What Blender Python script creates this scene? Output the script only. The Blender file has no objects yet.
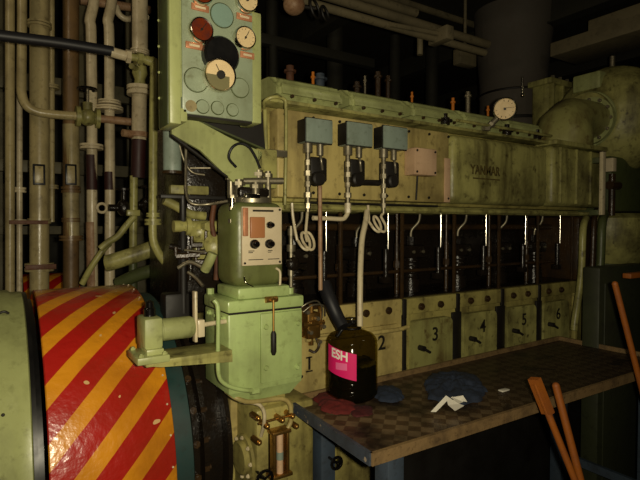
import bpy, bmesh, math, random
from mathutils import Vector, Matrix, noise
random.seed(7)
PI = math.pi
SC = bpy.context.scene
COL = SC.collection

# ------------------------------------------------------------------ camera, world, light, exposure
F = 500.0
PITCH = math.atan(14 / 500)
CAM = Vector((-1.035, -1.596, 1.55))
FX, FY = 0.5446, 0.8387
cd = bpy.data.cameras.new('camera')
cd.sensor_width = 36; cd.lens = F * 36 / 640; cd.clip_start = 0.02
cam = bpy.data.objects.new('camera', cd); COL.objects.link(cam)
cam.location = CAM
fw = Vector((FX * math.cos(PITCH), FY * math.cos(PITCH), -math.sin(PITCH)))
rt = Vector((FY, -FX, 0)); up = rt.cross(fw)
cam.rotation_euler = Matrix((rt, up, -fw)).transposed().to_euler()
SC.camera = cam

w = bpy.data.worlds.new('engine_room_air'); SC.world = w; w.use_nodes = True
w.node_tree.nodes['Background'].inputs[0].default_value = (0.9, 0.75, 0.5, 1)
w.node_tree.nodes['Background'].inputs[1].default_value = 0.0

def light(name, kind, loc, energy, color, size=0.03, aim=None, **kw):
    l = bpy.data.lights.new(name, kind); l.energy = energy; l.color = color
    if kind != 'AREA': l.shadow_soft_size = size
    else: l.size = size
    for k, v in kw.items(): setattr(l, k, v)
    o = bpy.data.objects.new(name, l); COL.objects.link(o); o.location = loc
    if aim is not None:
        o.rotation_euler = (Vector(aim) - Vector(loc)).to_track_quat('-Z', 'Y').to_euler()
    return o
# the camera's own flash, a few centimetres beside the lens
light('camera_flash', 'SPOT', CAM + rt * 0.055 + up * 0.015, 84, (1.0, 0.89, 0.64), 0.015,
      aim=(-0.12, 0.0, 1.60), spot_size=math.radians(128), spot_blend=0.85)
# weak room lamp on the ceiling over the left-hand pipes
light('ceiling_lamp', 'POINT', (-1.7, 0.1, 2.95), 9.0, (1.0, 0.80, 0.52), 0.10)
light('fill_light_aft', 'POINT', (1.0, -1.3, 3.0), 4.0, (1.0, 0.84, 0.56), 0.12)  # added unseen fill that lifts the trunk, overhead pipes and far end
SC.view_settings.view_transform = 'Standard'
SC.view_settings.look = 'None'
SC.view_settings.gamma = 1
SC.view_settings.use_curve_mapping = False
SC.view_settings.exposure = 0.0

# ------------------------------------------------------------------ helpers
def at(px, py, X=None, Y=None, Z=None):
    d = fw + rt * ((px - 320) / F) + up * ((240 - py) / F)
    if X is not None: t = (X - CAM.x) / d.x
    elif Y is not None: t = (Y - CAM.y) / d.y
    else: t = (Z - CAM.z) / d.z
    return CAM + d * t

def lin(c):
    return tuple(((x / 255) / 12.92 if x / 255 <= 0.04045 else ((x / 255 + 0.055) / 1.055) ** 2.4) for x in c) + (1,)

def nd(nt, t, **kw):
    n = nt.nodes.new(t)
    for k, v in kw.items(): setattr(n, k, v)
    return n

def mat(name, col, rough=0.45, metal=0.0, grime=0.0, gcol=(40, 30, 15), scale=6.0, drip=0.0, bump=0.0, chips=0.0, spec=0.5, coat=0.0):
    m = bpy.data.materials.new(name); m.use_nodes = True
    nt = m.node_tree; b = nt.nodes['Principled BSDF']; L = nt.links.new
    b.inputs['Roughness'].default_value = rough; b.inputs['Metallic'].default_value = metal
    b.inputs['Specular IOR Level'].default_value = spec
    b.inputs['Coat Weight'].default_value = coat
    b.inputs['Coat Roughness'].default_value = 0.15
    b.inputs['Base Color'].default_value = lin(col)
    if grime or drip or bump or chips:
        geo = nd(nt, 'ShaderNodeNewGeometry')
        rgb = nd(nt, 'ShaderNodeRGB'); rgb.outputs[0].default_value = lin(col)
        cur = rgb.outputs[0]
        def layer(cur, vec, sc, lo, hi, amt, colr, detail=6):
            n = nd(nt, 'ShaderNodeTexNoise'); n.inputs['Scale'].default_value = sc; n.inputs['Detail'].default_value = detail
            n.inputs['Roughness'].default_value = 0.62
            L(vec, n.inputs['Vector'])
            mr = nd(nt, 'ShaderNodeMapRange'); mr.inputs[1].default_value = lo; mr.inputs[2].default_value = hi
            mr.inputs[3].default_value = 0; mr.inputs[4].default_value = amt
            L(n.outputs['Fac'], mr.inputs[0])
            mx = nd(nt, 'ShaderNodeMix', data_type='RGBA'); L(mr.outputs[0], mx.inputs[0]); L(cur, mx.inputs[6])
            mx.inputs[7].default_value = lin(colr)
            return mx.outputs[2], n
        if grime:
            cur, n1 = layer(cur, geo.outputs['Position'], scale, 0.45, 0.75, grime, gcol)
            cur, n2 = layer(cur, geo.outputs['Position'], scale * 6, 0.56, 0.72, min(1, grime * 0.9), gcol)
        if drip:
            mp = nd(nt, 'ShaderNodeMapping'); mp.inputs['Scale'].default_value = (1, 1, 0.14)
            L(geo.outputs['Position'], mp.inputs[0])
            cur, _ = layer(cur, mp.outputs[0], 13, 0.50, 0.74, drip, gcol, 5)
        if chips:
            cur, _ = layer(cur, geo.outputs['Position'], 38, 0.66, 0.68, chips, (200, 180, 150), 2)
        L(cur, b.inputs['Base Color'])
        if grime:
            r = nd(nt, 'ShaderNodeMapRange'); r.inputs[1].default_value = 0.3; r.inputs[2].default_value = 0.7
            r.inputs[3].default_value = max(0.08, rough - 0.12); r.inputs[4].default_value = min(1, rough + 0.2)
            L(n1.outputs['Fac'], r.inputs[0]); L(r.outputs[0], b.inputs['Roughness'])
        if bump:
            nb = nd(nt, 'ShaderNodeTexNoise'); nb.inputs['Scale'].default_value = scale * 9; nb.inputs['Detail'].default_value = 4
            L(geo.outputs['Position'], nb.inputs['Vector'])
            bp = nd(nt, 'ShaderNodeBump'); bp.inputs['Strength'].default_value = bump; bp.inputs['Distance'].default_value = 0.004
            L(nb.outputs['Fac'], bp.inputs['Height']); L(bp.outputs[0], b.inputs['Normal'])
    return m

M = {}
M['mint'] = mat('mint_green_paint', (172, 192, 124), 0.34, grime=0.45, gcol=(84, 82, 40), scale=5, drip=0.3, bump=0.12)
M['green'] = mat('green_paint', (164, 170, 112), 0.36, grime=0.5, gcol=(70, 66, 30), scale=5, drip=0.35, bump=0.15)
M['green_d'] = mat('dirty_green_paint', (164, 160, 96), 0.38, grime=0.9, gcol=(46, 34, 14), scale=5, drip=0.8, bump=0.3)
M['green_s'] = mat('dark_green_paint', (76, 84, 48), 0.45, grime=0.6, gcol=(36, 34, 16), scale=6, drip=0.4, bump=0.2)
M['yellow'] = mat('yellowed_paint', (190, 172, 108), 0.4, grime=0.75, gcol=(66, 48, 20), scale=4, drip=0.5, bump=0.25)
M['yellow_d'] = mat('oily_yellowed_paint', (166, 156, 90), 0.45, grime=0.85, gcol=(50, 36, 14), scale=5, drip=0.75, bump=0.3)
M['cream'] = mat('cream_pipe_paint', (206, 192, 158), 0.30, grime=0.6, gcol=(96, 78, 50), scale=6, drip=0.3, bump=0.2)
M['tan'] = mat('tan_pipe_paint', (170, 156, 112), 0.32, grime=0.6, gcol=(72, 56, 32), scale=6, drip=0.3, bump=0.2)
M['brown'] = mat('brown_pipe_paint', (120, 94, 60), 0.35, grime=0.6, gcol=(50, 36, 22), scale=6, bump=0.2)
M['maroon'] = mat('maroon_band_paint', (52, 24, 22), 0.5, grime=0.5, gcol=(25, 15, 12))
M['rusty'] = mat('rusty_cream_paint', (160, 128, 96), 0.5, grime=0.9, gcol=(98, 54, 24), scale=12, bump=0.3)
M['rust'] = mat('rusty_steel', (96, 58, 34), 0.6, grime=0.7, gcol=(45, 26, 14), scale=14, bump=0.3)
M['cyan'] = mat('blue_green_panel_paint', (146, 158, 132), 0.42, grime=0.6, gcol=(96, 96, 62), scale=7, bump=0.15)
M['cyan2'] = mat('pale_cyan_blank_paint', (130, 156, 142), 0.4, grime=0.2, gcol=(90, 110, 90))
M['switch'] = mat('grey_blue_enamel', (136, 150, 138), 0.4, grime=0.5, gcol=(66, 70, 44), scale=9, drip=0.3)
M['darkmetal'] = mat('dark_metal', (22, 18, 13), 0.55, grime=0.4, gcol=(12, 10, 8))
M['black'] = mat('black_rubber', (22, 22, 26), 0.5)
M['blackp'] = mat('black_paint', (16, 16, 17), 0.3, grime=0.3, gcol=(40, 34, 26))
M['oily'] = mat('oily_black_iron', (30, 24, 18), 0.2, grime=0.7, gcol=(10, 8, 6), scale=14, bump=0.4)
M['oily2'] = mat('oily_brown_iron', (58, 42, 24), 0.3, grime=0.8, gcol=(14, 10, 8), scale=14, bump=0.4)
M['steel'] = mat('dull_steel', (150, 142, 120), 0.42, metal=0.8, grime=0.5, gcol=(60, 50, 36), scale=20)
M['chrome'] = mat('bright_steel', (225, 220, 205), 0.16, metal=1.0)
M['brass'] = mat('brass', (176, 134, 70), 0.32, metal=0.9, grime=0.4, gcol=(70, 50, 24), scale=20)
M['copper'] = mat('copper_label', (206, 142, 104), 0.4, metal=0.4, grime=0.5, gcol=(110, 70, 44), scale=30)
M['dial'] = mat('cream_dial', (222, 196, 148), 0.5, grime=0.3, gcol=(160, 130, 86), scale=30)
M['dialred'] = mat('red_brown_dial', (112, 44, 18), 0.3, grime=0.8, gcol=(60, 12, 8), scale=50)
M['tachlow'] = mat('olive_dial_half', (118, 112, 78), 0.4)
M['pink'] = mat('pinkish_enamel', (206, 172, 138), 0.45, grime=0.4, gcol=(130, 96, 60), scale=8, drip=0.3)
M['plate'] = mat('ivory_plate', (208, 192, 160), 0.4, grime=0.3, gcol=(140, 118, 84), scale=12)
M['green_r'] = mat('rust_stained_green_paint', (148, 146, 88), 0.4, grime=0.95, gcol=(74, 50, 22), scale=3.2, drip=0.7, bump=0.2)
M['olive'] = mat('olive_column_paint', (102, 108, 62), 0.35, grime=0.6, gcol=(56, 52, 26), scale=6, drip=0.4, bump=0.15)
M['cabinet'] = mat('dull_cabinet_paint', (52, 56, 36), 0.5, grime=0.7, gcol=(26, 24, 14), scale=5)
M['ink'] = mat('black_ink', (30, 26, 20), 0.5)
M['inkw'] = mat('worn_black_ink', (92, 80, 40), 0.5, grime=0.9, gcol=(22, 18, 8), scale=40)
M['teal'] = mat('dark_teal_paint', (28, 56, 54), 0.45, grime=0.6, gcol=(26, 26, 20), scale=8)
M['orange'] = mat('orange_paint', (150, 84, 26), 0.5, grime=0.6, gcol=(110, 54, 16), scale=20)
M['amber'] = mat('amber_rod_paint', (200, 116, 30), 0.35)
M['duct'] = mat('grey_lagging', (82, 76, 68), 0.8, grime=0.5, gcol=(80, 72, 62), scale=4, bump=0.4)
M['over'] = mat('overhead_grey_paint', (116, 106, 80), 0.6, grime=0.6, gcol=(50, 44, 30), scale=5)
M['wall'] = mat('dark_bulkhead_paint', (40, 38, 28), 0.7, grime=0.6, gcol=(18, 17, 12), scale=2)
M['floor'] = mat('oily_floor_plate', (20, 18, 15), 0.75, grime=0.6, gcol=(10, 9, 8), scale=3)
M['traytop'] = mat('oily_tray_sheet', (112, 92, 66), 0.5, grime=0.9, gcol=(34, 26, 18), scale=9, bump=0.3, spec=0.3)
M['trayrim'] = mat('worn_blue_rim_paint', (62, 70, 82), 0.45, grime=0.7, gcol=(30, 28, 26), scale=12, chips=0.5)
M['trayrim2'] = mat('bare_tray_rim', (128, 104, 70), 0.45, grime=0.8, gcol=(56, 40, 22), scale=16, bump=0.2)
M['bluesteel'] = mat('blue_grey_steel', (60, 72, 86), 0.5, grime=0.6, gcol=(26, 26, 26), scale=8)
M['rag'] = mat('red_cloth', (104, 28, 24), 0.9, grime=0.7, gcol=(44, 14, 12), scale=14)
M['rag2'] = mat('dark_red_cloth', (70, 16, 18), 0.9, grime=0.5, gcol=(34, 10, 10), scale=14)
M['bluecloth'] = mat('dark_blue_cloth', (34, 44, 62), 0.9, grime=0.6, gcol=(16, 18, 26), scale=14)
M['label'] = mat('pink_label_print', (226, 32, 110), 0.4)
M['label2'] = mat('light_pink_print', (236, 110, 160), 0.4)
M['white'] = mat('white_print', (240, 232, 222), 0.5)
M['shard'] = mat('white_plastic', (210, 205, 190), 0.3)
M['oil'] = mat('black_engine_oil', (9, 7, 5), 0.08)
M['knob'] = mat('black_bakelite', (14, 12, 12), 0.18)
M['orangeplate'] = mat('orange_brown_window', (168, 112, 72), 0.35)

def glassmat(name, col, rough=0.03, alpha=None, body=None):
    m = bpy.data.materials.new(name); m.use_nodes = True
    nt = m.node_tree; b = nt.nodes['Principled BSDF']
    g = nd(nt, 'ShaderNodeBsdfTransparent'); g.inputs[0].default_value = lin(col)
    mx = nd(nt, 'ShaderNodeMixShader'); mx.inputs[0].default_value = alpha if alpha is not None else 0.25
    b.inputs['Base Color'].default_value = lin(body or col); b.inputs['Roughness'].default_value = rough
    nt.links.new(g.outputs[0], mx.inputs[1]); nt.links.new(b.outputs[0], mx.inputs[2])
    nt.links.new(mx.outputs[0], nt.nodes['Material Output'].inputs[0])
    return m
M['glass'] = glassmat('clear_glass', (220, 225, 215), 0.03, 0.15)
M['jugplastic'] = glassmat('oily_clear_plastic', (206, 198, 140), 0.10, 0.18, (36, 34, 20))
M['foil'] = glassmat('crumpled_clear_plastic', (200, 200, 195), 0.1, 0.45)

# striped guard paint: helical bands round the drum axis (object X)
def stripes(name, period, k, phase, duty):
    m = bpy.data.materials.new(name); m.use_nodes = True
    nt = m.node_tree; b = nt.nodes['Principled BSDF']; L = nt.links.new
    tc = nd(nt, 'ShaderNodeTexCoord'); s = nd(nt, 'ShaderNodeSeparateXYZ'); L(tc.outputs['Object'], s.inputs[0])
    def mth(op, a, c=None):
        n = nd(nt, 'ShaderNodeMath', operation=op)
        for i, v in enumerate((a, c)):
            if v is None: continue
            if isinstance(v, (int, float)): n.inputs[i].default_value = v
            else: L(v, n.inputs[i])
        return n.outputs[0]
    ang = mth('ARCTAN2', s.outputs['Z'], mth('MULTIPLY', s.outputs['Y'], -1.0))
    arc = mth('MULTIPLY', ang, 0.55)
    nz = nd(nt, 'ShaderNodeTexNoise'); nz.inputs['Scale'].default_value = 7; L(tc.outputs['Object'], nz.inputs['Vector'])
    v = mth('SUBTRACT', arc, mth('MULTIPLY', s.outputs['X'], k))
    v = mth('ADD', v, mth('MULTIPLY', nz.outputs['Fac'], 0.008))
    fr = mth('FRACT', mth('ADD', mth('DIVIDE', v, period), phase))
    isred = mth('LESS_THAN', fr, duty)
    mx = nd(nt, 'ShaderNodeMix', data_type='RGBA'); L(isred, mx.inputs[0])
    mx.inputs[6].default_value = lin((224, 148, 28)); mx.inputs[7].default_value = lin((178, 30, 22))
    n2 = nd(nt, 'ShaderNodeTexNoise'); n2.inputs['Scale'].default_value = 5; n2.inputs['Detail'].default_value = 6; L(tc.outputs['Object'], n2.inputs['Vector'])
    mr = nd(nt, 'ShaderNodeMapRange'); mr.inputs[1].default_value = 0.45; mr.inputs[2].default_value = 0.8; mr.inputs[4].default_value = 0.6; L(n2.outputs['Fac'], mr.inputs[0])
    m2 = nd(nt, 'ShaderNodeMix', data_type='RGBA'); L(mr.outputs[0], m2.inputs[0]); L(mx.outputs[2], m2.inputs[6]); m2.inputs[7].default_value = lin((110, 44, 16))
    n3 = nd(nt, 'ShaderNodeTexNoise'); n3.inputs['Scale'].default_value = 26; n3.inputs['Detail'].default_value = 1; L(tc.outputs['Object'], n3.inputs['Vector'])
    ch = mth('GREATER_THAN', n3.outputs['Fac'], 0.745)
    m3 = nd(nt, 'ShaderNodeMix', data_type='RGBA'); L(ch, m3.inputs[0]); L(m2.outputs[2], m3.inputs[6]); m3.inputs[7].default_value = lin((216, 176, 120))
    L(m3.outputs[2], b.inputs['Base Color'])
    nb = nd(nt, 'ShaderNodeTexNoise'); nb.inputs['Scale'].default_value = 38; nb.inputs['Detail'].default_value = 3; L(tc.outputs['Object'], nb.inputs['Vector'])
    bp = nd(nt, 'ShaderNodeBump'); bp.inputs['Strength'].default_value = 0.5; bp.inputs['Distance'].default_value = 0.006
    L(nb.outputs['Fac'], bp.inputs['Height']); L(bp.outputs[0], b.inputs['Normal'])
    b.inputs['Roughness'].default_value = 0.34
    b.inputs['Coat Weight'].default_value = 1.0; b.inputs['Coat Roughness'].default_value = 0.24; L(bp.outputs[0], b.inputs['Coat Normal'])
    return m

def world_loc(o):
    v = Vector((0, 0, 0))
    while o is not None:
        v += o.location; o = o.parent
    return v

class MB:
    """collects shapes in world coordinates and links them as one mesh object"""
    def __init__(s): s.bm = bmesh.new()
    def _merge(s, b2):
        me = bpy.data.meshes.new('tmp'); b2.to_mesh(me); b2.free(); s.bm.from_mesh(me); bpy.data.meshes.remove(me)
    def box(s, lo, hi, bev=0.0, rot=None, seg=2):
        lo = Vector(lo); hi = Vector(hi); c = (lo + hi) / 2; d = hi - lo
        b = bmesh.new(); bmesh.ops.create_cube(b, size=1)
        for v in b.verts: v.co = Vector((v.co.x * d.x, v.co.y * d.y, v.co.z * d.z))
        if bev: bmesh.ops.bevel(b, geom=list(b.edges), offset=min(bev, min(abs(x) for x in d) * 0.45), segments=seg, affect='EDGES', profile=0.5)
        for v in b.verts:
            if rot is not None: v.co = rot @ v.co
            v.co += c
        s._merge(b); return s
    def cyl(s, p0, p1, r, r1=None, n=24, cap=True):
        p0 = Vector(p0); p1 = Vector(p1); d = p1 - p0
        b = bmesh.new()
        bmesh.ops.create_cone(b, cap_ends=cap, segments=n, radius1=r, radius2=r if r1 is None else r1, depth=d.length)
        q = d.to_track_quat('Z', 'Y').to_matrix().to_4x4()
        bmesh.ops.transform(b, matrix=Matrix.Translation((p0 + p1) / 2) @ q, verts=b.verts)
        s._merge(b); return s
    def lathe(s, prof, base, axis=(0, 0, 1), n=32):
        """prof = [(r, h)...] revolved about the axis from base"""
        q = Vector(axis).to_track_quat('Z', 'Y').to_matrix(); base = Vector(base)
        rings = []
        for r, h in prof:
            if r < 1e-6: rings.append([s.bm.verts.new(base + q @ Vector((0, 0, h)))])
            else: rings.append([s.bm.verts.new(base + q @ Vector((r * math.cos(2 * PI * i / n), r * math.sin(2 * PI * i / n), h))) for i in range(n)])
        for a, b in zip(rings, rings[1:]):
            for i in range(n):
                j = (i + 1) % n
                if len(a) == 1 and len(b) == 1: continue
                if len(a) == 1: s.bm.faces.new((a[0], b[j], b[i]))
                elif len(b) == 1: s.bm.faces.new((a[i], a[j], b[0]))
                else: s.bm.faces.new((a[i], a[j], b[j], b[i]))
        return s
    def tube(s, pts, r, n=12, smooth=True, closed=False, sub=6):
        pts = [Vector(p) for p in pts]
        if smooth and len(pts) > 2:
            P = []
            m = len(pts)
            for i in range(m - 1):
                a = pts[i - 1] if i else pts[0] * 2 - pts[1]
                b, c = pts[i], pts[i + 1]
                d = pts[i + 2] if i + 2 < m else pts[-1] * 2 - pts[-2]
                for k in range(sub):
                    t = k / sub
                    P.append(0.5 * ((2 * b) + (c - a) * t + (2 * a - 5 * b + 4 * c - d) * t * t + (3 * b - a - 3 * c + d) * t ** 3))
            P.append(pts[-1]); pts = P
        rings = []; nrm = None
        for i, p in enumerate(pts):
            t = (pts[min(i + 1, len(pts) - 1)] - pts[max(i - 1, 0)]).normalized()
            if nrm is None:
                nrm = t.orthogonal().normalized()
            nrm = (nrm - t * nrm.dot(t)).normalized()
            bn = t.cross(nrm)
            rr = r(i / (len(pts) - 1)) if callable(r) else r
            rings.append([s.bm.verts.new(p + (nrm * math.cos(2 * PI * k / n) + bn * math.sin(2 * PI * k / n)) * rr) for k in range(n)])
        for a, b in zip(rings, rings[1:]):
            for i in range(n):
                j = (i + 1) % n; s.bm.faces.new((a[i], a[j], b[j], b[i]))
        s.bm.faces.new(rings[0][::-1]); s.bm.faces.new(rings[-1])
        return s
    def prism(s, poly, ext):
        """poly = list of 3-D points (planar), pushed along ext"""
        ext = Vector(ext)
        a = [s.bm.verts.new(Vector(p)) for p in poly]; b = [s.bm.verts.new(Vector(p) + ext) for p in poly]
        s.bm.faces.new(a[::-1]); s.bm.faces.new(b)
        for i in range(len(a)):
            j = (i + 1) % len(a); s.bm.faces.new((a[i], a[j], b[j], b[i]))
        return s
    def sph(s, c, r, sc=(1, 1, 1), n=16):
        b = bmesh.new(); bmesh.ops.create_uvsphere(b, u_segments=n, v_segments=n // 2, radius=r)
        for v in b.verts: v.co = Vector(c) + Vector((v.co.x * sc[0], v.co.y * sc[1], v.co.z * sc[2]))
        s._merge(b); return s
    def ring(s, c, axis, R, r, n=28, m=8):
        c = Vector(c); q = Vector(axis).to_track_quat('Z', 'Y').to_matrix()
        g = [[s.bm.verts.new(c + q @ Vector(((R + r * math.cos(2 * PI * j / m)) * math.cos(2 * PI * i / n), (R + r * math.cos(2 * PI * j / m)) * math.sin(2 * PI * i / n), r * math.sin(2 * PI * j / m)))) for j in range(m)] for i in range(n)]
        for i in range(n):
            for j in range(m):
                s.bm.faces.new((g[i][j], g[(i + 1) % n][j], g[(i + 1) % n][(j + 1) % m], g[i][(j + 1) % m]))
        return s
    def bolt(s, c, axis, r=0.008, h=0.006):
        c = Vector(c); a = Vector(axis).normalized()
        s.cyl(c, c + a * h, r, n=6); s.cyl(c + a * h, c + a * h * 1.5, r * 0.55, n=8); return s
    def rail(s, c0, c1, w, h):
        c0 = Vector(c0); c1 = Vector(c1); d = (c1 - c0).normalized(); u = Vector((0, 0, 1)) if abs(d.z) < 0.9 else Vector((0, 1, 0))
        sd = d.cross(u).normalized() * w / 2; u = sd.cross(d).normalized() * h / 2
        return s.prism([c0 + sd + u, c0 - sd + u, c0 - sd - u, c0 + sd - u], c1 - c0)
    def split(s):
        """one builder for each cluster of touching pieces"""
        bm = s.bm; seen = {}; isl = []
        for v in bm.verts:
            if v in seen: continue
            st = [v]; seen[v] = len(isl); g = []
            while st:
                a = st.pop(); g.append(a)
                for e in a.link_edges:
                    b = e.other_vert(a)
                    if b not in seen: seen[b] = len(isl); st.append(b)
            isl.append(g)
        bb = [[min(v.co[k] for v in g) - 0.0008 for k in range(3)] + [max(v.co[k] for v in g) + 0.0008 for k in range(3)] for g in isl]
        grp = list(range(len(isl)))
        def find(i):
            while grp[i] != i: i = grp[i]
            return i
        for i in range(len(isl)):
            for j in range(i + 1, len(isl)):
                if all(bb[i][k] <= bb[j][k + 3] and bb[j][k] <= bb[i][k + 3] for k in range(3)): grp[find(j)] = find(i)
        res = []
        for root in sorted({find(i) for i in range(len(isl))}):
            keep = {v for i in range(len(isl)) if find(i) == root for v in isl[i]}
            idx = {}; n_ = MB()
            for v in keep: idx[v] = n_.bm.verts.new(v.co)
            for f in bm.faces:
                if f.verts[0] in keep: n_.bm.faces.new([idx[v] for v in f.verts])
            res.append(n_)
        bm.free(); return res
    def outs(s, name, m, parent): return [p.out(name, m, parent) for p in s.split()]
    def out(s, name, m, parent=None, base=False, sharp=35, kind=None):
        bm = s.bm
        bmesh.ops.recalc_face_normals(bm, faces=list(bm.faces))
        xs = [v.co for v in bm.verts]
        lo = Vector((min(v.x for v in xs), min(v.y for v in xs), min(v.z for v in xs)))
        hi = Vector((max(v.x for v in xs), max(v.y for v in xs), max(v.z for v in xs)))
        c = (lo + hi) / 2
        if base: c.z = lo.z
        for v in bm.verts: v.co -= c
        me = bpy.data.meshes.new(name); bm.to_mesh(me); bm.free()
        me.shade_smooth(); me.set_sharp_from_angle(angle=math.radians(sharp))
        me.materials.append(M[m] if isinstance(m, str) else m)
        o = bpy.data.objects.new(name, me); COL.objects.link(o)
        if parent is not None:
            o.parent = parent; o.location = c - world_loc(parent)
        else: o.location = c
        if kind: o['kind'] = kind
        return o

def tag(o, label, cat, group=None, kind=None):
    o['label'] = label; o['category'] = cat
    if group: o['group'] = group
    if kind: o['kind'] = kind
    return o
def thing(name, label, cat, loc, group=None):
    o = bpy.data.objects.new(name, None); COL.objects.link(o); o.location = loc; o.empty_display_size = 0.1
    return tag(o, label, cat, group)
def copy_tree(o, parent=None):
    c = o.copy(); COL.objects.link(c)
    if parent is not None: c.parent = parent
    for ch in list(o.children): copy_tree(ch, c)
    return c
def text(s, size, loc, parent, name, m, rot=(PI / 2, 0, 0), ext=0.001, xs=1.0, wrap=None, bold=0.0):
    """lettering as mesh; loc in world; wrap=(axis point, radius, angle0) bends it round a vertical cylinder"""
    cu = bpy.data.curves.new('lettering', 'FONT'); cu.body = s; cu.size = size; cu.extrude = ext; cu.offset = bold
    cu.align_x = 'CENTER'; cu.align_y = 'CENTER'
    t = bpy.data.objects.new('tmp', cu); COL.objects.link(t)
    bpy.context.view_layer.update()
    me = bpy.data.meshes.new_from_object(t.evaluated_get(bpy.context.evaluated_depsgraph_get()))
    bpy.data.objects.remove(t); bpy.data.curves.remove(cu)
    me.name = name; me.materials.clear(); me.materials.append(M[m])
    if wrap:
        b = bmesh.new(); b.from_mesh(me)
        bmesh.ops.triangulate(b, faces=list(b.faces))
        ax, R, a0 = wrap
        for v in b.verts:
            a = a0 + v.co.x * xs / R
            rr = R + v.co.z
            v.co = Vector((ax[0] + rr * math.cos(a), ax[1] + rr * math.sin(a), loc[2] + v.co.y - 0.16 * v.co.x)) - Vector(loc)
        b.to_mesh(me); b.free(); rm = None
    else:
        for v in me.vertices: v.co.x *= xs
    o = bpy.data.objects.new(name, me); COL.objects.link(o)
    if not wrap: o.rotation_euler = rot
    o.parent = parent; o.location = Vector(loc) - world_loc(parent)
    return o

# ------------------------------------------------------------------ setting
def struct(name, mb, m):
    o = mb.out(name, m); o['kind'] = 'structure'; return o
struct('floor', MB().box((-3.2, -3.0, -0.06), (5.2, 4.1, 0.0)), 'floor')
struct('ceiling', MB().box((-3.2, -3.0, 3.3), (5.2, 4.1, 3.36)), 'wall')
wb = MB().box((-3.2, 4.0, 0.0), (5.2, 4.1, 3.3))
for i in range(11): wb.box((-3.0 + i * 0.75, 3.92, 0), (-2.97 + i * 0.75, 4.0, 3.3))
struct('wall_back', wb, 'wall')
wl = MB().box((-3.2, -3.0, 0), (-3.1, 4.0, 3.3))
for i in range(8): wl.box((-3.1, -2.6 + i * 0.8, 0), (-3.02, -2.57 + i * 0.8, 3.3))
struct('wall_left', wl, 'wall')
struct('wall_right', MB().box((5.1, -3.0, 0), (5.2, 4.0, 3.3)), 'wall')
# deck beams
for i, x in enumerate((-1.6, -0.2, 1.2, 2.6, 4.0)):
    struct('trim_%d' % (i + 1), MB().box((x, -2.9, 3.12), (x + 0.012, 3.95, 3.3)).box((x - 0.05, -2.9, 3.11), (x + 0.06, 3.95, 3.122)), 'wall')

M['frame'] = mat('dim_frame_paint', (92, 86, 62), 0.6, grime=0.7, gcol=(30, 28, 18), scale=4)
for i, (x0, x1, z0, z1, y) in enumerate(((-3.0, 0.2, 1.02, 1.10, 1.75), (-3.0, 0.2, 1.50, 1.55, 1.8), (-3.0, 0.2, 1.86, 1.93, 1.75), (-3.0, 0.2, 2.34, 2.44, 1.8), (-1.62, -1.52, 0, 3.1, 1.85), (-1.02, -0.95, 0, 3.1, 1.85), (-0.62, -0.50, 0, 3.1, 1.85), (-0.30, -0.16, 0, 3.1, 1.85))):
    struct('trim_%d' % (i + 6), MB().box((x0, y, z0), (x1, y + 0.05, z1), 0.004), 'frame')
# ------------------------------------------------------------------ main engine
eng = thing('marine_engine', 'long yellow-green six-cylinder marine diesel engine with numbered crankcase doors', 'engine', (0.65, 0.35, 0))
XL = -0.365; XR = 1.92
cr = MB()
cr.box((XL, 0.03, 0.0), (XR, 0.70, 1.235), 0.008)
cr.box((XL - 0.02, -0.03, 0.0), (XR + 0.02, 0.74, 0.10), 0.01)
cr.box((-0.20, 0.005, 1.165), (XR, 0.04, 1.235), 0.006)
# lighter front plating of the first two bays

for k in range(7):
    x = -0.20 + 0.33 * k
    cr.box((x - 0.018, 0.008, 0.62), (x + 0.018, 0.04, 1.17), 0.004)
crank = cr.out('crankcase', 'yellow_d', eng)
MB().box((XL, 0.002, 0.80), (0.42, 0.034, 1.238), 0.004).out('front_plate', 'yellow', eng)  # stronger flash on the near bays put into a paler colour
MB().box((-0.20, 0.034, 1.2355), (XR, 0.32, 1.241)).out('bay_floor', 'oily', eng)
# lube pipe along the crankcase front, clamps
p = MB().tube([at(306, 340, Y=-0.03), at(340, 337, Y=-0.03), at(395, 330, Y=-0.03), at(408, 327, Y=-0.02)], 0.009)
p.out('oil_pipe', 'yellow', eng)
for x in (0.425, 0.76, 1.085, 1.395):
    MB().box((x, -0.002, 1.15), (x + 0.022, 0.012, 1.235), 0.003).out('dark_gap_plate', 'darkmetal', eng)
for x, w_ in ((0.425, 0.022), (0.733, 0.06), (1.048, 0.066), (1.375, 0.05)):
    MB().box((x, -0.001, 0.62), (x + w_, 0.012, 1.15), 0.003).out('dark_gap_plate', 'darkmetal', eng)
MB().box((0.30, -0.012, 0.10), (XR, 0.032, 0.772), 0.006).out('sump_side', 'darkmetal', eng)
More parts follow.
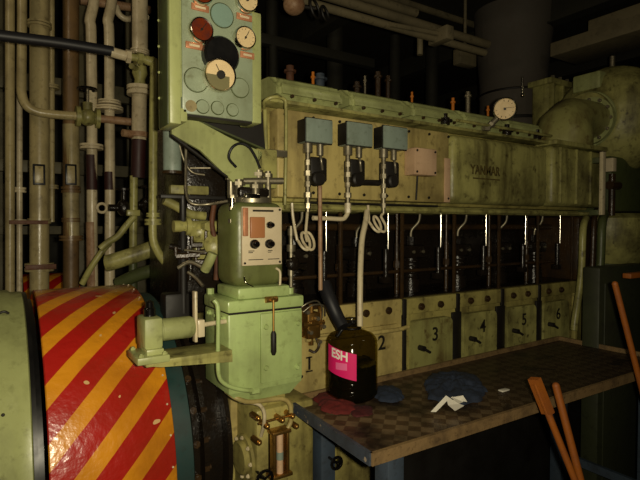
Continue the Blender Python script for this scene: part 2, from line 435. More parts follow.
# doors
dc = [0.0 - 0.055, 0.285, 0.595, 0.917, 1.24, 1.545]
for k, x in enumerate(dc):
    wd = 0.125 if k < 3 else 0.118
    z1 = 1.137
    pts = []
    r = 0.03
    zb = 0.68
    for cx, cz, a0 in ((x + wd - r, z1 - r, 0), (x - wd + r, z1 - r, 90), (x - wd + r, zb + r, 180), (x + wd - r, zb + r, 270)):
        for q in range(5):
            a = math.radians(a0 + q * 22.5); pts.append((cx + r * math.cos(a), -0.012, cz + r * math.sin(a)))
    if k == 0: continue_label = None
    d = MB().prism(pts, (0, 0.03, 0)).out('crankcase_door', 'yellow' if k < 2 else 'green_r' if k == 2 else 'green_d', eng)
    h = MB().cyl((x - wd + 0.04, -0.014, 1.02), (x - wd + 0.04, -0.045, 1.02), 0.012, n=12)
    h.cyl((x - wd + 0.04, -0.04, 1.02), (x - wd + 0.075, -0.045, 1.0), 0.006, n=8).out('latch', 'darkmetal', d)
    if k: MB().box((x - 0.05, -0.03, 0.90), (x + 0.06, -0.010, 0.925), 0.004).out('grip', 'darkmetal', d)
    nz = 1.033 if k == 0 else 1.065
    if k == 0: MB().box((x - 0.014, -0.0145, nz + 0.022), (x + 0.012, -0.0115, nz + 0.027)).box((x - 0.014, -0.0145, nz - 0.030), (x + 0.014, -0.0115, nz - 0.025)).outs('number_serif', 'ink', d)
    text(str(k + 1), 0.085 if k else 0.07, (x + (0 if k == 0 else 0.012), -0.0135, nz), d, 'painted_number', 'ink', bold=0.001)
# pockets above the doors
for k in range(1, 6):
    x = dc[k]
    m_ = MB()
    for q in (-0.06, 0.06):
        m_.lathe([(0.016, 0), (0.016, 0.01), (0.009, 0.01), (0.009, 0.018), (0, 0.018)], (x + q, 0.005, 1.195), (0, -1, 0), 12)
    m_.outs('plug', 'oily2', eng)
# cylinder bay: back wall, floor and shelf
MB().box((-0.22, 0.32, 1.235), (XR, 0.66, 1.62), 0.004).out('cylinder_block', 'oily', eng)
MB().box((-0.22, 0.0, 1.606), (XR, 0.66, 1.636), 0.006).out('shelf', 'green_d', eng)
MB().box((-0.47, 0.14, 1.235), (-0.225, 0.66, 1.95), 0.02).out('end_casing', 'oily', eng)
for x in (-0.215, 0.11, 0.435, 0.76, 1.085, 1.41, 1.735):
    b_ = MB().box((x - 0.007, 0.012, 1.235), (x + 0.007, 0.026, 1.606), 0.003)
    b_.out('bay_post', 'oily2', eng)
rnd = random.Random(3)
for k in range(6):
    x0 = -0.055 + 0.3225 * k
    pump = MB().cyl((x0 + 0.03, 0.16, 1.235), (x0 + 0.03, 0.16, 1.30), 0.045)
    pump.cyl((x0 + 0.03, 0.16, 1.30), (x0 + 0.03, 0.16, 1.40), 0.034)
    pump.box((x0 - 0.02, 0.11, 1.40), (x0 + 0.08, 0.21, 1.46), 0.01)
    pump.cyl((x0 + 0.03, 0.16, 1.46), (x0 + 0.03, 0.16, 1.50), 0.018, n=6)
    for q in range(5): pump.ring((x0 + 0.03, 0.16, 1.31 + q * 0.018), (0, 0, 1), 0.037, 0.005, 20, 6)
    pump = pump.out('fuel_pump', 'oily', eng)
    MB().bolt((x0 - 0.0, 0.11, 1.43), (0, -1, 0), 0.008).bolt((x0 + 0.06, 0.11, 1.43), (0, -1, 0), 0.008).outs('bolt', 'steel', pump)
    MB().tube([(x0 + 0.03, 0.16, 1.49), (x0 + 0.03, 0.155, 1.53), (x0 + 0.05, 0.13, 1.57), (x0 + 0.05, 0.12, 1.61)], 0.007).out('injection_pipe', 'steel', eng)
    g = MB().cyl((x0 - 0.085, 0.13, 1.235), (x0 - 0.085, 0.13, 1.47), 0.011)
    g.cyl((x0 - 0.085, 0.13, 1.36), (x0 - 0.085, 0.13, 1.39), 0.017, n=6)
    g.cyl((x0 - 0.085, 0.13, 1.46), (x0 - 0.085, 0.13, 1.606), 0.007).out('drain_pipe', 'oily2', eng)
    MB().cyl((x0 + 0.125, 0.06, 1.45), (x0 + 0.125, 0.06, 1.606), 0.0042).out('indicator_rod', 'chrome', eng)
    rk = MB().cyl((x0 + 0.125, 0.075, 1.30), (x0 + 0.125, 0.075, 1.45), 0.012)
    rk.box((x0 + 0.105, 0.06, 1.30), (x0 + 0.145, 0.10, 1.33), 0.004)
    rk.out('control_link', 'oily', eng)
MB().tube([(-0.2, 0.10, 1.345), (XR, 0.10, 1.345)], 0.008).out('fuel_rack_shaft', 'oily2', eng)
MB().tube([(-0.2, 0.17, 1.545), (XR, 0.17, 1.545)], 0.016).out('fuel_supply_pipe', 'oily2', eng)
# upper gallery (charge air receiver)
MB().box((-0.225, 0.03, 1.636), (XR, 0.60, 1.985), 0.02).out('air_receiver', 'yellow_d', eng)
MB().box((-0.20, -0.035, 1.652), (0.665, 0.03, 1.965), 0.008).out('receiver_cover', 'yellow', eng)
MB().box((0.675, -0.045, 1.652), (1.40, 0.03, 1.962), 0.045, seg=4).out('receiver_cover', 'green_d', eng)
MB().box((0.632, -0.040, 1.655), (0.668, -0.034, 1.85), 0.002).out('pale_strip', 'pink', eng)
bl = MB()
for x in [-0.17 + 0.118 * i for i in range(8)]: bl.bolt((x, -0.034, 1.945), (0, -1, 0), 0.006)
for x in [-0.17 + 0.118 * i for i in range(8)]: bl.bolt((x, -0.034, 1.672), (0, -1, 0), 0.006)
bl.outs('cover_bolt', 'darkmetal', eng)
t_ = text('YANMAR', 0.060, (at(485.5, 171, Y=-0.046)), eng, 'raised_lettering', 'inkw', xs=0.84, ext=0.002, bold=0.0012)
c_ = at(486, 179, Y=-0.046)
MB().box((c_.x - 0.09, -0.047, c_.z - 0.003), (c_.x + 0.10, -0.044, c_.z + 0.003)).out('underline', 'inkw', eng)
# ledges
MB().box((-0.225, -0.030, 1.985), (1.44, 0.45, 1.999), 0.004).out('top_ledge', 'green_d', eng)
MB().tube([(-0.18, -0.055, 1.618), (1.9, -0.055, 1.618)], 0.010).out('hand_rail', 'green_d', eng)
MB().tube([(-0.1, -0.075, 1.634), (0.55, -0.075, 1.634)], 0.005).outs('thin_pipe', 'darkmetal', eng)
# rocker covers
for k in range(5):
    x0 = -0.20 + 0.3225 * k
    rc = MB()
    prof = [(-0.03, 2.003), (-0.03, 2.04), (-0.018, 2.066), (0.01, 2.086), (0.05, 2.094), (0.16, 2.098), (0.26, 2.09), (0.30, 2.06), (0.31, 2.003)]
    rc.prism([(x0 + 0.008, y, z) for y, z in prof], (0.288, 0, 0))
    bmesh.ops.bevel(rc.bm, geom=list(rc.bm.edges), offset=0.018, segments=3, affect='EDGES')
    o = rc.out('rocker_cover', 'green', eng)
    q = MB()
    for xx in (x0 + 0.06, x0 + 0.155, x0 + 0.25): q.cyl((xx, -0.031, 2.012), (xx, -0.040, 2.012), 0.007, n=6)
    q.outs('cover_nut', 'oily2', o)
MB().tube([(0.70, -0.045, 2.022), (1.42, -0.045, 2.022)], 0.007).out('oil_rail', 'green_d', eng)
# oily cocks between covers
for px, py in ((445, 118), (507, 133), (537, 138)):
    c = at(px, py, Y=-0.02)
    MB().lathe([(0.022, 0), (0.022, 0.03), (0.012, 0.035), (0.012, 0.05), (0, 0.05)], (c.x, -0.02, 2.0), (0, 0, 1), 14).cyl((c.x - 0.035, -0.03, 2.02), (c.x + 0.03, -0.03, 2.02), 0.008, n=10).out('vent_cock', 'oily', eng)
# end piece under the elbow
MB().box((1.41, -0.065, 1.655), (1.91, 0.03, 1.975), 0.03, seg=3).out('air_cooler_casing', 'green_d', eng)
ribs = MB()
for x in (1.47, 1.62, 1.76, 1.88): ribs.box((x - 0.007, -0.075, 1.67), (x + 0.007, -0.05, 1.965), 0.003)
ribs.outs('casing_rib', 'green_d', eng)
MB().box((1.42, -0.075, 1.978), (1.93, 0.40, 2.003), 0.006).out('flange', 'green_d', eng)
# rear lower part right of bay
MB().box((1.755, -0.01, 1.235), (1.93, 0.32, 1.606), 0.02).out('pump_casing', 'oily2', eng)
cz = at(592, 325, Y=-0.06)
MB().cyl((1.86, -0.06, 0.6), (1.86, -0.06, 1.07), 0.07).sph((1.86, -0.06, 1.07), 0.07, (1, 1, 0.4)).out('oil_filter_housing', 'green_s', eng)
MB().box((1.80, -0.05, 0.5), (1.92, 0.04, 0.62), 0.01).out('filter_bracket', 'green_s', eng)

# intake elbow on the end, part of the engine
el = MB()
n = 20; rings = []
path = [(1.735, 0.08, 2.0, 0.145, 0.16), (1.735, 0.08, 2.06, 0.145, 0.16), (1.765, 0.09, 2.13, 0.14, 0.15), (1.85, 0.11, 2.19, 0.12, 0.14), (1.98, 0.12, 2.205, 0.115, 0.13), (2.10, 0.12, 2.205, 0.115, 0.13)]
tang = [(0, 0, 1), (0.1, 0, 1), (0.5, 0, 0.86), (0.9, 0, 0.3), (1, 0, 0), (1, 0, 0)]
for (x, y, z, rx, ry), t in zip(path, tang):
    t = Vector(t).normalized(); yv = Vector((0, 1, 0)); sv = yv.cross(t).normalized()
    rings.append([el.bm.verts.new(Vector((x, y, z)) + yv * ry * math.cos(2 * PI * i / n) + sv * rx * math.sin(2 * PI * i / n)) for i in range(n)])
for a, b in zip(rings, rings[1:]):
    for i in range(n):
        j = (i + 1) % n; el.bm.faces.new((a[i], a[j], b[j], b[i]))
el.bm.faces.new(rings[0][::-1]); el.bm.faces.new(rings[-1])
el.out('intake_elbow', 'green_r', eng, sharp=60)
MB().cyl((2.08, 0.12, 2.205), (2.11, 0.12, 2.205), 0.145, n=32).out('elbow_flange', 'green', eng)

# turbocharger
tc = thing('turbocharger', 'big rounded green turbocharger casing at the far end of the engine', 'turbocharger', (2.3, 0.18, 1.64))
MB().lathe([(0, -0.1), (0.15, -0.1), (0.16, -0.06), (0.19, -0.03), (0.26, 0.0), (0.31, 0.06), (0.35, 0.14), (0.36, 0.20), (0.35, 0.34), (0.27, 0.40), (0.22, 0.42), (0.22, 0.62), (0, 0.62)], (2.20, 0.16, 2.24), (1, 0, 0), 40).out('compressor_casing', 'green_d', tc, sharp=50)
MB().ring((2.13, 0.16, 2.22), (1, 0, 0), 0.168, 0.012, 40).out('clamp_ring', 'green', tc)
bl = MB()
for i in range(12):
    a = 2 * PI * i / 12; bl.bolt((2.08, 0.12 + 0.13 * math.cos(a), 2.205 + 0.13 * math.sin(a)), (-1, 0, 0), 0.012, 0.01)
bl.outs('flange_bolt', 'steel', tc)
MB().box((2.12, 0.0, 1.64), (2.60, 0.34, 1.98), 0.02).outs('support_foot', 'green_s', tc)
MB().box((2.16, 0.10, 2.42), (2.36, 0.28, 2.53), 0.012).out('inspection_box', 'green', tc)
s_ = MB().cyl((2.62, 0.26, 2.45), (2.62, 0.26, 2.74), 0.018, n=14); s_.out('dipstick_tube', 'steel', tc)

# cooler behind elbow
co = thing('charge_air_cooler', 'square green ribbed cooler box behind the intake elbow', 'cooler', (2.3, 0.6, 2.0))
MB().box((2.34, 0.56, 2.004), (2.78, 0.70, 2.60), 0.02).out('casing', 'green_d', co)
r_ = MB()
for x in (2.36, 2.48, 2.60, 2.74): r_.box((x - 0.01, 0.53, 2.03), (x + 0.01, 0.562, 2.58), 0.003)
r_.box((2.32, 0.53, 2.58), (2.80, 0.72, 2.62), 0.004).outs('rib', 'green_d', co)
q = MB()
for x in (2.37, 2.46, 2.55, 2.64, 2.73): q.cyl((x, 0.55, 2.61), (x, 0.55, 2.64), 0.014, n=6)
q.outs('nut', 'steel', co)

# rods & studs standing up on the engine top
for px, y0, y1, m_, rr in ((313, 72, 95, 'amber', 0.007), (365, 76, 97, 'steel', 0.006), (412, 92, 104, 'amber', 0.006), (453, 98, 112, 'amber', 0.009), (488, 106, 112, 'amber', 0.007), (357, 82, 97, 'oily2', 0.014), (290, 66, 90, 'rust', 0.018), (378, 72, 100, 'oily2', 0.014), (388, 76, 100, 'oily2', 0.012), (468, 92, 114, 'steel', 0.014), (320, 74, 92, 'bluesteel', 0.022)):
    c = at(px, y0, Y=0.42)
    o = MB().cyl((c.x, 0.42, 2.0), (c.x, 0.42, c.z), rr, n=14).cyl((c.x, 0.42, c.z - 0.03), (c.x, 0.42, c.z - 0.02), rr * 1.6, n=8)
    o.out('cylinder_head_stud', m_, eng)
for k in range(6):
    x0 = -0.05 + 0.3225 * k
    h = MB().box((x0 - 0.12, 0.34, 2.003), (x0 + 0.10, 0.56, 2.06), 0.02)
    h.cyl((x0, 0.50, 2.05), (x0, 0.50, 2.13), 0.035)
    h.out('cylinder_head', 'oily2', eng)

# ------------------------------------------------------------------ exhaust trunk
ex = thing('exhaust_trunk', 'wide dark grey lagged exhaust trunk rising above the engine', 'exhaust duct', (2.3, 1.02, 1.55))
c = at(513, 60, Y=1.02)
e_ = MB().lathe([(0, -0.75), (0.27, -0.75), (0.27, -0.06), (0.28, -0.05), (0.28, 0.06), (0.262, 0.10), (0.258, 0.30), (0.265, 0.31), (0.265, 0.33), (0.258, 0.34), (0.27, 0.50), (0.285, 0.68), (0.30, 0.8), (0.31, 1.0)], (c.x, 1.02, 2.30), (0, 0, 1), 40)
e_.out('trunk', 'duct', ex, sharp=50)
MB().ring((c.x, 1.02, 2.40), (0, 0, 1), 0.272, 0.012, 40).ring((c.x, 1.02, 2.62), (0, 0, 1), 0.262, 0.01, 40).outs('strap', 'darkmetal', ex)
c2 = at(524, 86, Y=0.71)
MB().cyl((c2.x, 0.725, c2.z - 0.06), (c2.x, 0.725, c2.z + 0.07), 0.007).sph((c2.x, 0.72, c2.z - 0.065), 0.015).out('bright_pull_rod', 'chrome', ex)
ex.location.z

# ------------------------------------------------------------------ stemmed dial thermometer on the top ledge
th = thing('dial_thermometer', 'round cream dial thermometer on a slanting stem above the receiver', 'thermometer', (0.93, -0.03, 2.0))
dcn = at(505, 109, Y=-0.10); st = at(486, 136, Y=-0.03); st.z = 2.0
ax = (CAM - dcn).normalized(); ax = (ax + Vector((-0.35, -0.1, 0.1))).normalized()
MB().lathe([(0, -0.03), (0.05, -0.03), (0.053, -0.02), (0.053, 0.006), (0.048, 0.008), (0.046, 0.0)], dcn, ax, 32).out('case', 'blackp', th)
MB().ring(dcn + ax * 0.006, ax, 0.050, 0.004, 32).out('bezel', 'chrome', th)
MB().cyl(dcn, dcn + ax * 0.002, 0.047, n=32).out('dial', 'dial', th)
nd_ = MB().cyl(dcn + ax * 0.004, dcn + ax * 0.006, 0.006, n=12)
sdv = ax.orthogonal().normalized(); nd_.rail(dcn + ax * 0.005 - sdv * 0.008, dcn + ax * 0.005 + (sdv + ax.cross(sdv)).normalized() * 0.03, 0.004, 0.001)
for i in range(10):
    a = math.radians(-135 + 30 * i); v = sdv * math.cos(a) + ax.cross(sdv) * math.sin(a)
    nd_.rail(dcn + ax * 0.0035 + v * 0.034, dcn + ax * 0.0035 + v * 0.042, 0.003, 0.001)
nd_.outs('dial_marking', 'ink', th)
MB().cyl(dcn - ax * 0.025, st + Vector((0, 0, 0.005)), 0.014, n=14).cyl(st, st + Vector((0, 0, 0.025)), 0.022, n=6).cyl(st + (dcn - st) * 0.25, st + (dcn - st) * 0.35, 0.018, n=6).out('stem', 'steel', th)

# ------------------------------------------------------------------ pressure switches on the receiver
def pswitch(px0, px1, py0, py1, label, k):
    Yf = -0.115
    a = at(px0, py0, Y=Yf); b = at(px1, py1, Y=Yf)
    w_ = b.x - a.x
    o = thing('pressure_switch', label, 'pressure switch', (a.x + w_ / 2, -0.035, b.z), 'grey-blue pressure switches in a row on the receiver cover')
    bx = MB().box((a.x, Yf, b.z), (b.x, -0.05, a.z), 0.004); bx.out('housing', 'switch', o)
    MB().box((a.x - 0.002, Yf + 0.008, b.z - 0.003), (b.x + 0.002, Yf + 0.012, a.z + 0.003), 0.001).out('lid_seam', 'darkmetal', o)
    MB().box((a.x - 0.0015, Yf + 0.014, b.z + 0.002), (a.x + 0.001, -0.052, a.z - 0.002)).out('dark_side', 'darkmetal', o)  # thin dark sheet over the left side of the housing
    MB().box((a.x + 0.02, -0.052, b.z + 0.02), (b.x - 0.02, -0.034, a.z - 0.02)).out('mounting_plate', 'darkmetal', o)
    gx = a.x + 0.022; gy = -0.085
    zt = b.z; zb = 1.60
    g = MB().cyl((gx, gy, zt), (gx, gy, zt - 0.035), 0.017, n=16).cyl((gx, gy, zt - 0.035), (gx, gy, zb), 0.0085, n=12)
    z = zt - 0.06
    i = 0
    while z > zb + 0.02:
        g.cyl((gx, gy, z), (gx, gy, z - 0.018), 0.0135 if i % 2 else 0.011, n=6); z -= 0.038; i += 1
    g.out('pipe_fitting', 'steel', o)
    MB().cyl((gx + 0.052, gy, zt), (gx + 0.052, gy, zt - 0.04), 0.012, n=12).tube([(gx + 0.052, gy, zt - 0.03), (gx + 0.05, gy - 0.01, zt - 0.06), (gx + 0.062, gy, zt - 0.09)], 0.005).out('cable_gland', 'steel', o)
    bk = MB().box((gx + 0.012, -0.085, zt - 0.135), (gx + 0.085, -0.035, zt - 0.045), 0.01)
    bk.lathe([(0, 0), (0.026, 0), (0.026, 0.03), (0.020, 0.036), (0, 0.036)], (gx + 0.036, -0.075, zt - 0.125), (0, -1, 0), 20)
    if k == 1: bk.cyl((gx + 0.08, -0.06, zt - 0.13), (gx + 0.17, -0.06, zt - 0.128), 0.012, n=12)
    bk.out('relay_body', 'darkmetal', o)
    return o, (gx, gy)
s1, g1 = pswitch(307, 333, 117, 144, 'grey-blue pressure switch nearest the gauge board, leftmost of three', 0)
s2, g2 = pswitch(348, 373, 121, 147, 'middle grey-blue pressure switch of three, with a round black relay below', 1)
s3, g3 = pswitch(384.5, 408, 125, 150, 'grey-blue pressure switch next to the pinkish junction box', 2)
jb = thing('junction_box', 'pinkish cream square junction box on the receiver cover', 'junction box', (0.5, -0.035, 1.77))
a = at(415, 147, Y=-0.10); b = at(437, 176, Y=-0.10)
MB().box((a.x, -0.10, b.z), (b.x, -0.036, a.z), 0.005).out('box', 'pink', jb)
q = MB()
for x in (a.x + 0.012, b.x - 0.012):
    for z in (a.z - 0.012, b.z + 0.012): q.bolt((x, -0.10, z), (0, -1, 0), 0.005, 0.003)
q.outs('screw', 'darkmetal', jb)
MB().tube([((a.x + b.x) / 2, -0.05, b.z + 0.01), ((a.x + b.x) / 2, -0.042, b.z - 0.10)], 0.004).out('cable', 'darkmetal', jb)

# coiled pipes
def coil(name, label, px, py, loops, x0, x1, zt):
    c = at(px, py, Y=-0.085)
    pts = [Vector((x0, -0.085, zt)), Vector((x0 + 0.004, -0.085, zt - 0.05)), Vector((c.x - 0.028, -0.082, c.z + 0.01))]
    nl = int(loops * 12)
    for i in range(nl + 1):
        a = PI + i / 12 * 2 * PI
        pts.append(Vector((c.x - 0.008 + 0.018 * math.cos(a) + 0.036 * i / nl, -0.09 + 0.02 * math.sin(a), c.z + 0.030 * math.sin(a))))
    pts += [Vector((x1, -0.07, c.z + 0.03)), Vector((x1, -0.082, zt - 0.03)), Vector((x1, -0.085, zt))]
    return tag(MB().tube(pts, 0.0052, n=10, sub=3).out(name, 'cream'), label, 'pipe', 'coiled pigtail pipes')
coil('pigtail_pipe', 'cream pigtail pipe with double coil under the leftmost pressure switch', 304, 241, 2.0, at(292, 205, Y=-0.085).x, g1[0], 1.63)
coil('pigtail_pipe', 'cream pigtail pipe with coil under the switch beside the pinkish box', 375, 224, 1.5, at(368, 211, Y=-0.085).x, g3[0], 1.63)
a = at(313, 218, Y=-0.085); b = at(345, 219, Y=-0.085)
tag(MB().tube([a, a + (b - a) * 0.5, b - Vector((0.012, 0, 0)), b + Vector((0.004, 0, 0.01)), Vector((g2[0], -0.085, 1.60))], 0.0085).cyl((g2[0], -0.085, 1.60), (g2[0], -0.085, 1.635), 0.012, n=6).out('balance_pipe', 'cream'), 'short cream elbow pipe under the middle pressure switch', 'pipe')
a = at(320, 186, Y=-0.12); b = at(320.5, 290, Y=-0.12)
rp = tag(MB().tube([a, a * 0.5 + b * 0.5, b], 0.0075).out('rusty_drain_pipe', 'rusty'), 'thin rusty vertical pipe hanging in front of the dark cylinder bay', 'pipe')
# drain hose into the jug
JX, JY = 0.034, -0.160
ho = [at(367, 211, Y=-0.09), at(365.5, 222, Y=-0.11), at(362, 240, Y=-0.14), at(360.5, 268, Y=-0.17), at(360, 300, Y=-0.195), at(360, 326, Y=-0.2)]
# dark funnel hose
dh = [at(324, 284, Y=-0.10), at(330, 300, Y=-0.14), at(337, 316, Y=-0.17), at(343, 327, Y=-0.20)]

# ------------------------------------------------------------------ oil drip tray
TZ = 0.95
tr = thing('drip_tray', 'long shallow oily tray table with a blue painted rim', 'tray', (0.64, -0.32, 0))
A = Vector((-0.195, -0.085, TZ)); Bp = Vector((-0.215, -0.58, TZ)); Cp = Vector((1.52, -0.60, TZ)); Dp = Vector((1.52, -0.04, TZ))
Ab = Vector((0.02, -0.035, TZ))
sheet = MB(); rr = random.Random(5)
nx, ny = 60, 22
g = []
for j in range(ny + 1):
    row = []
    for i in range(nx + 1):
        u = i / nx; v = j / ny
        p0 = A.lerp(Dp, u); p1 = Bp.lerp(Cp, u); p = p1.lerp(p0, v)
        z = TZ - 0.018 + 0.0015 * noise.noise(Vector((p.x * 9, p.y * 9, 0)))
        row.append(sheet.bm.verts.new((p.x, p.y, z)))
    g.append(row)
for j in range(ny):
    for i in range(nx): sheet.bm.faces.new((g[j][i], g[j][i + 1], g[j + 1][i + 1], g[j + 1][i]))
ret = bmesh.ops.extrude_face_region(sheet.bm, geom=list(sheet.bm.faces))
for v in [x for x in ret['geom'] if isinstance(x, bmesh.types.BMVert)]: v.co.z -= 0.004
# checker-plate paint wear on the sheet
mt = mat('checker_tray_sheet', (112, 92, 66), 0.45, spec=0.35)
nt = mt.node_tree; L = nt.links.new; bb = nt.nodes['Principled BSDF']
geo = nd(nt, 'ShaderNodeNewGeometry'); mp = nd(nt, 'ShaderNodeMapping'); mp.inputs['Rotation'].default_value = (0, 0, math.radians(45)); L(geo.outputs['Position'], mp.inputs[0])
ck = nd(nt, 'ShaderNodeTexChecker'); ck.inputs['Scale'].default_value = 26; ck.inputs['Color1'].default_value = lin((118, 98, 72)); ck.inputs['Color2'].default_value = lin((84, 64, 44)); L(mp.outputs[0], ck.inputs['Vector'])
n1 = nd(nt, 'ShaderNodeTexNoise'); n1.inputs['Scale'].default_value = 7; n1.inputs['Detail'].default_value = 7; L(geo.outputs['Position'], n1.inputs['Vector'])
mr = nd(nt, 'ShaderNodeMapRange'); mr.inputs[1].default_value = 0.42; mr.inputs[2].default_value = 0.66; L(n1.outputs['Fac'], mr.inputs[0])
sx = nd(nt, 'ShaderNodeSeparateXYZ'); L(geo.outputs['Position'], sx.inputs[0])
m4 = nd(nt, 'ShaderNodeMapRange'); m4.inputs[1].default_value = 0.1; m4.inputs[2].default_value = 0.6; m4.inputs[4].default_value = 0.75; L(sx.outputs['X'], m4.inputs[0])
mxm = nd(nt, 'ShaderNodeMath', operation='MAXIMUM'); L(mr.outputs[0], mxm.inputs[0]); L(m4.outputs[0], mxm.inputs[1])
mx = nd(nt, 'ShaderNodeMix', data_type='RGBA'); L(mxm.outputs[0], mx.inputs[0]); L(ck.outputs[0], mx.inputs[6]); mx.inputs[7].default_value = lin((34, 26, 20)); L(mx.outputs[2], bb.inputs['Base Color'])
nb = nd(nt, 'ShaderNodeTexNoise'); nb.inputs['Scale'].default_value = 45; nb.inputs['Detail'].default_value = 4; L(geo.outputs['Position'], nb.inputs['Vector'])
bp = nd(nt, 'ShaderNodeBump'); bp.inputs['Strength'].default_value = 0.4; bp.inputs['Distance'].default_value = 0.004; L(nb.outputs['Fac'], bp.inputs['Height']); L(bp.outputs[0], bb.inputs['Normal'])
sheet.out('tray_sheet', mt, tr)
def rim(p0, p1, m_):
    a_ = p0 + Vector((0, 0, -0.017)); b_ = p1 + Vector((0, 0, -0.017))
    return MB().rail(a_ + Vector((0, 0, 0.003)), b_ + Vector((0, 0, 0.003)), 0.012, 0.034).out('rim', m_, tr)
rim(A, Bp, 'trayrim'); rim(Bp, Cp, 'trayrim2'); rim(Cp, Dp, 'trayrim2'); rim(Dp, A, 'trayrim2')
for x, y in ((-0.10, -0.52), (-0.06, -0.12), (1.40, -0.54), (1.40, -0.12)):
    MB().box((x - 0.03, y - 0.03, 0.0), (x + 0.03, y + 0.03, TZ - 0.024), 0.004).out('leg', 'bluesteel', tr)
MB().box((-0.09, -0.50, 0.35), (-0.07, -0.14, 0.39)).box((1.39, -0.52, 0.35), (1.41, -0.14, 0.39)).outs('cross_bar', 'bluesteel', tr)
TS = TZ - 0.0165

# ------------------------------------------------------------------ jug
jug = thing('plastic_jug', 'clear plastic jug of black oil with a pink label on the tray', 'jug', (JX, JY, TS))
R = 0.092
prof = [(0, 0.0), (0.070, 0.0), (0.083, 0.008), (R, 0.022), (R, 0.045), (R - 0.003, 0.050), (R, 0.055), (R, 0.072), (R - 0.003, 0.077), (R, 0.082), (R, 0.100), (R, 0.195), (R - 0.003, 0.200), (R, 0.206), (0.086, 0.218), (0.076, 0.230), (0.050, 0.241), (0.036, 0.246), (0.031, 0.25), (0.028, 0.256), (0.031, 0.262), (0.028, 0.268), (0.031, 0.274), (0.031, 0.284), (0.020, 0.284)]
MB().lathe(prof, (JX, JY, TS), (0, 0, 1), 48).out('bottle', 'jugplastic', jug, sharp=60)
ip = [(0, 0.004), (0.068, 0.004), (0.077, 0.012), (R - 0.004, 0.024), (R - 0.0045, 0.128), (0, 0.128)]
MB().lathe(ip, (JX, JY, TS), (0, 0, 1), 40).out('oil', 'oil', jug, sharp=50)
MB().ring((JX, JY, TS + 0.252), (0, 0, 1), 0.032, 0.003, 24).ring((JX, JY, TS + 0.282), (0, 0, 1), 0.030, 0.0025, 24).outs('neck_ring', 'blackp', jug)
MB().tube([(JX + 0.02, JY, TS + 0.26), (JX - 0.01, JY - 0.025, TS + 0.275), (JX - 0.05, JY - 0.02, TS + 0.26), (JX - 0.07, JY - 0.008, TS + 0.228)], 0.006).out('carry_handle', 'blackp', jug)
view = math.atan2(CAM.y - JY, CAM.x - JX)
# angles increase counter-clockwise seen from above; image-left is clockwise
def lab(a0, a1, z0, z1, rr, m_, nm, skew=0.0, par=jug):
    b_ = MB(); n_ = 20; vs = []
    for i in range(n_ + 1):
        a = a0 + (a1 - a0) * i / n_
        c_, s_ = math.cos(a), math.sin(a)
        dz = skew * i / n_
        vs.append([b_.bm.verts.new((JX + q * c_, JY + q * s_, TS + z + dz)) for q, z in ((rr, z0), (rr, z1), (rr - 0.0008, z1), (rr - 0.0008, z0))])
    for p_, q_ in zip(vs, vs[1:]):
        for k in range(4): b_.bm.faces.new((p_[k], q_[k], q_[(k + 1) % 4], p_[(k + 1) % 4]))
    b_.bm.faces.new(vs[0]); b_.bm.faces.new(vs[-1][::-1])
    return b_.out(nm, m_, par)
aL = view - math.radians(62); aR = view + math.radians(10)
lb = lab(aL, aR, 0.112, 0.204, R + 0.0012, 'label', 'label', skew=-0.026)
lab(aL + 0.45, aR - 0.35, 0.122, 0.146, R + 0.0018, 'label2', 'printed_patch', par=lb)
text('ESH', 0.044, (JX, JY, TS + 0.172), lb, 'label_lettering', 'white', xs=0.9, ext=0.0004, wrap=((JX, JY), R + 0.0022, view - math.radians(28)), bold=0.0012)

hj = MB().tube(ho, 0.0105, n=14).out('drain_hose', 'cream'); tag(hj, 'mottled cream hose hanging down into the neck of the plastic jug', 'hose')
fh = MB().tube(dh, lambda t: 0.026 - 0.004 * t, n=16).out('rubber_sleeve', 'black'); tag(fh, 'thick black rubber sleeve drooping beside the jug neck', 'hose')

# cloths
def cloth(name, m_, label, pts, h, seed, cat='rag', amp=0.012):
    """crumpled patch over an outline of floor-plane points"""
    P = [Vector((p.x, p.y, 0)) for p in pts]
    c_ = sum(P, Vector()) / len(P)
    b_ = MB(); nr = 18; na = 72
    def rad(a):
        d = Vector((math.cos(a), math.sin(a), 0)); best = 0.02
        for i in range(len(P)):
            p, q = P[i] - c_, P[(i + 1) % len(P)] - c_
            e = q - p; den = d.x * e.y - d.y * e.x
            if abs(den) < 1e-9: continue
            t = (p.x * e.y - p.y * e.x) / den; s = (p.x * d.y - p.y * d.x) / den
            if t > 0 and -1e-6 <= s <= 1 + 1e-6: best = max(best, t)
        return best
    def zz(x, y, f):
        v = 1 - 2.2 * abs(noise.fractal(Vector((x * 16 + seed, y * 16, seed)), 0.8, 2.1, 4))
        return TS + 0.003 + (h * (1 - f ** 3)) + (0.5 + 0.5 * v) * amp * (1 - 0.6 * f)
    top = [[] for _ in range(nr + 1)]
    ctr = b_.bm.verts.new((c_.x, c_.y, zz(c_.x, c_.y, 0)))
    for k in range(1, nr + 1):
        for i in range(na):
            a = 2 * PI * i / na; r0 = sum(rad(a + q) for q in (-0.35, -0.17, 0, 0.17, 0.35)) / 5 * (1 + 0.16 * noise.noise(Vector((math.cos(a) * 3, math.sin(a) * 3, seed))) + 0.08 * noise.noise(Vector((math.cos(a) * 9, math.sin(a) * 9, seed))))
            f = k / nr; x = c_.x + math.cos(a) * r0 * f; y = c_.y + math.sin(a) * r0 * f
            z = zz(x, y, f) if k < nr else TS + 0.001
            top[k].append(b_.bm.verts.new((x, y, z)))
    for i in range(na): b_.bm.faces.new((ctr, top[1][i], top[1][(i + 1) % na]))
    for k in range(1, nr):
        for i in range(na): b_.bm.faces.new((top[k][i], top[k + 1][i], top[k + 1][(i + 1) % na], top[k][(i + 1) % na]))
    b_.bm.faces.new(top[nr][::-1])
    return tag(b_.out(name, m_, base=True, sharp=80), label, cat)
Z = TS
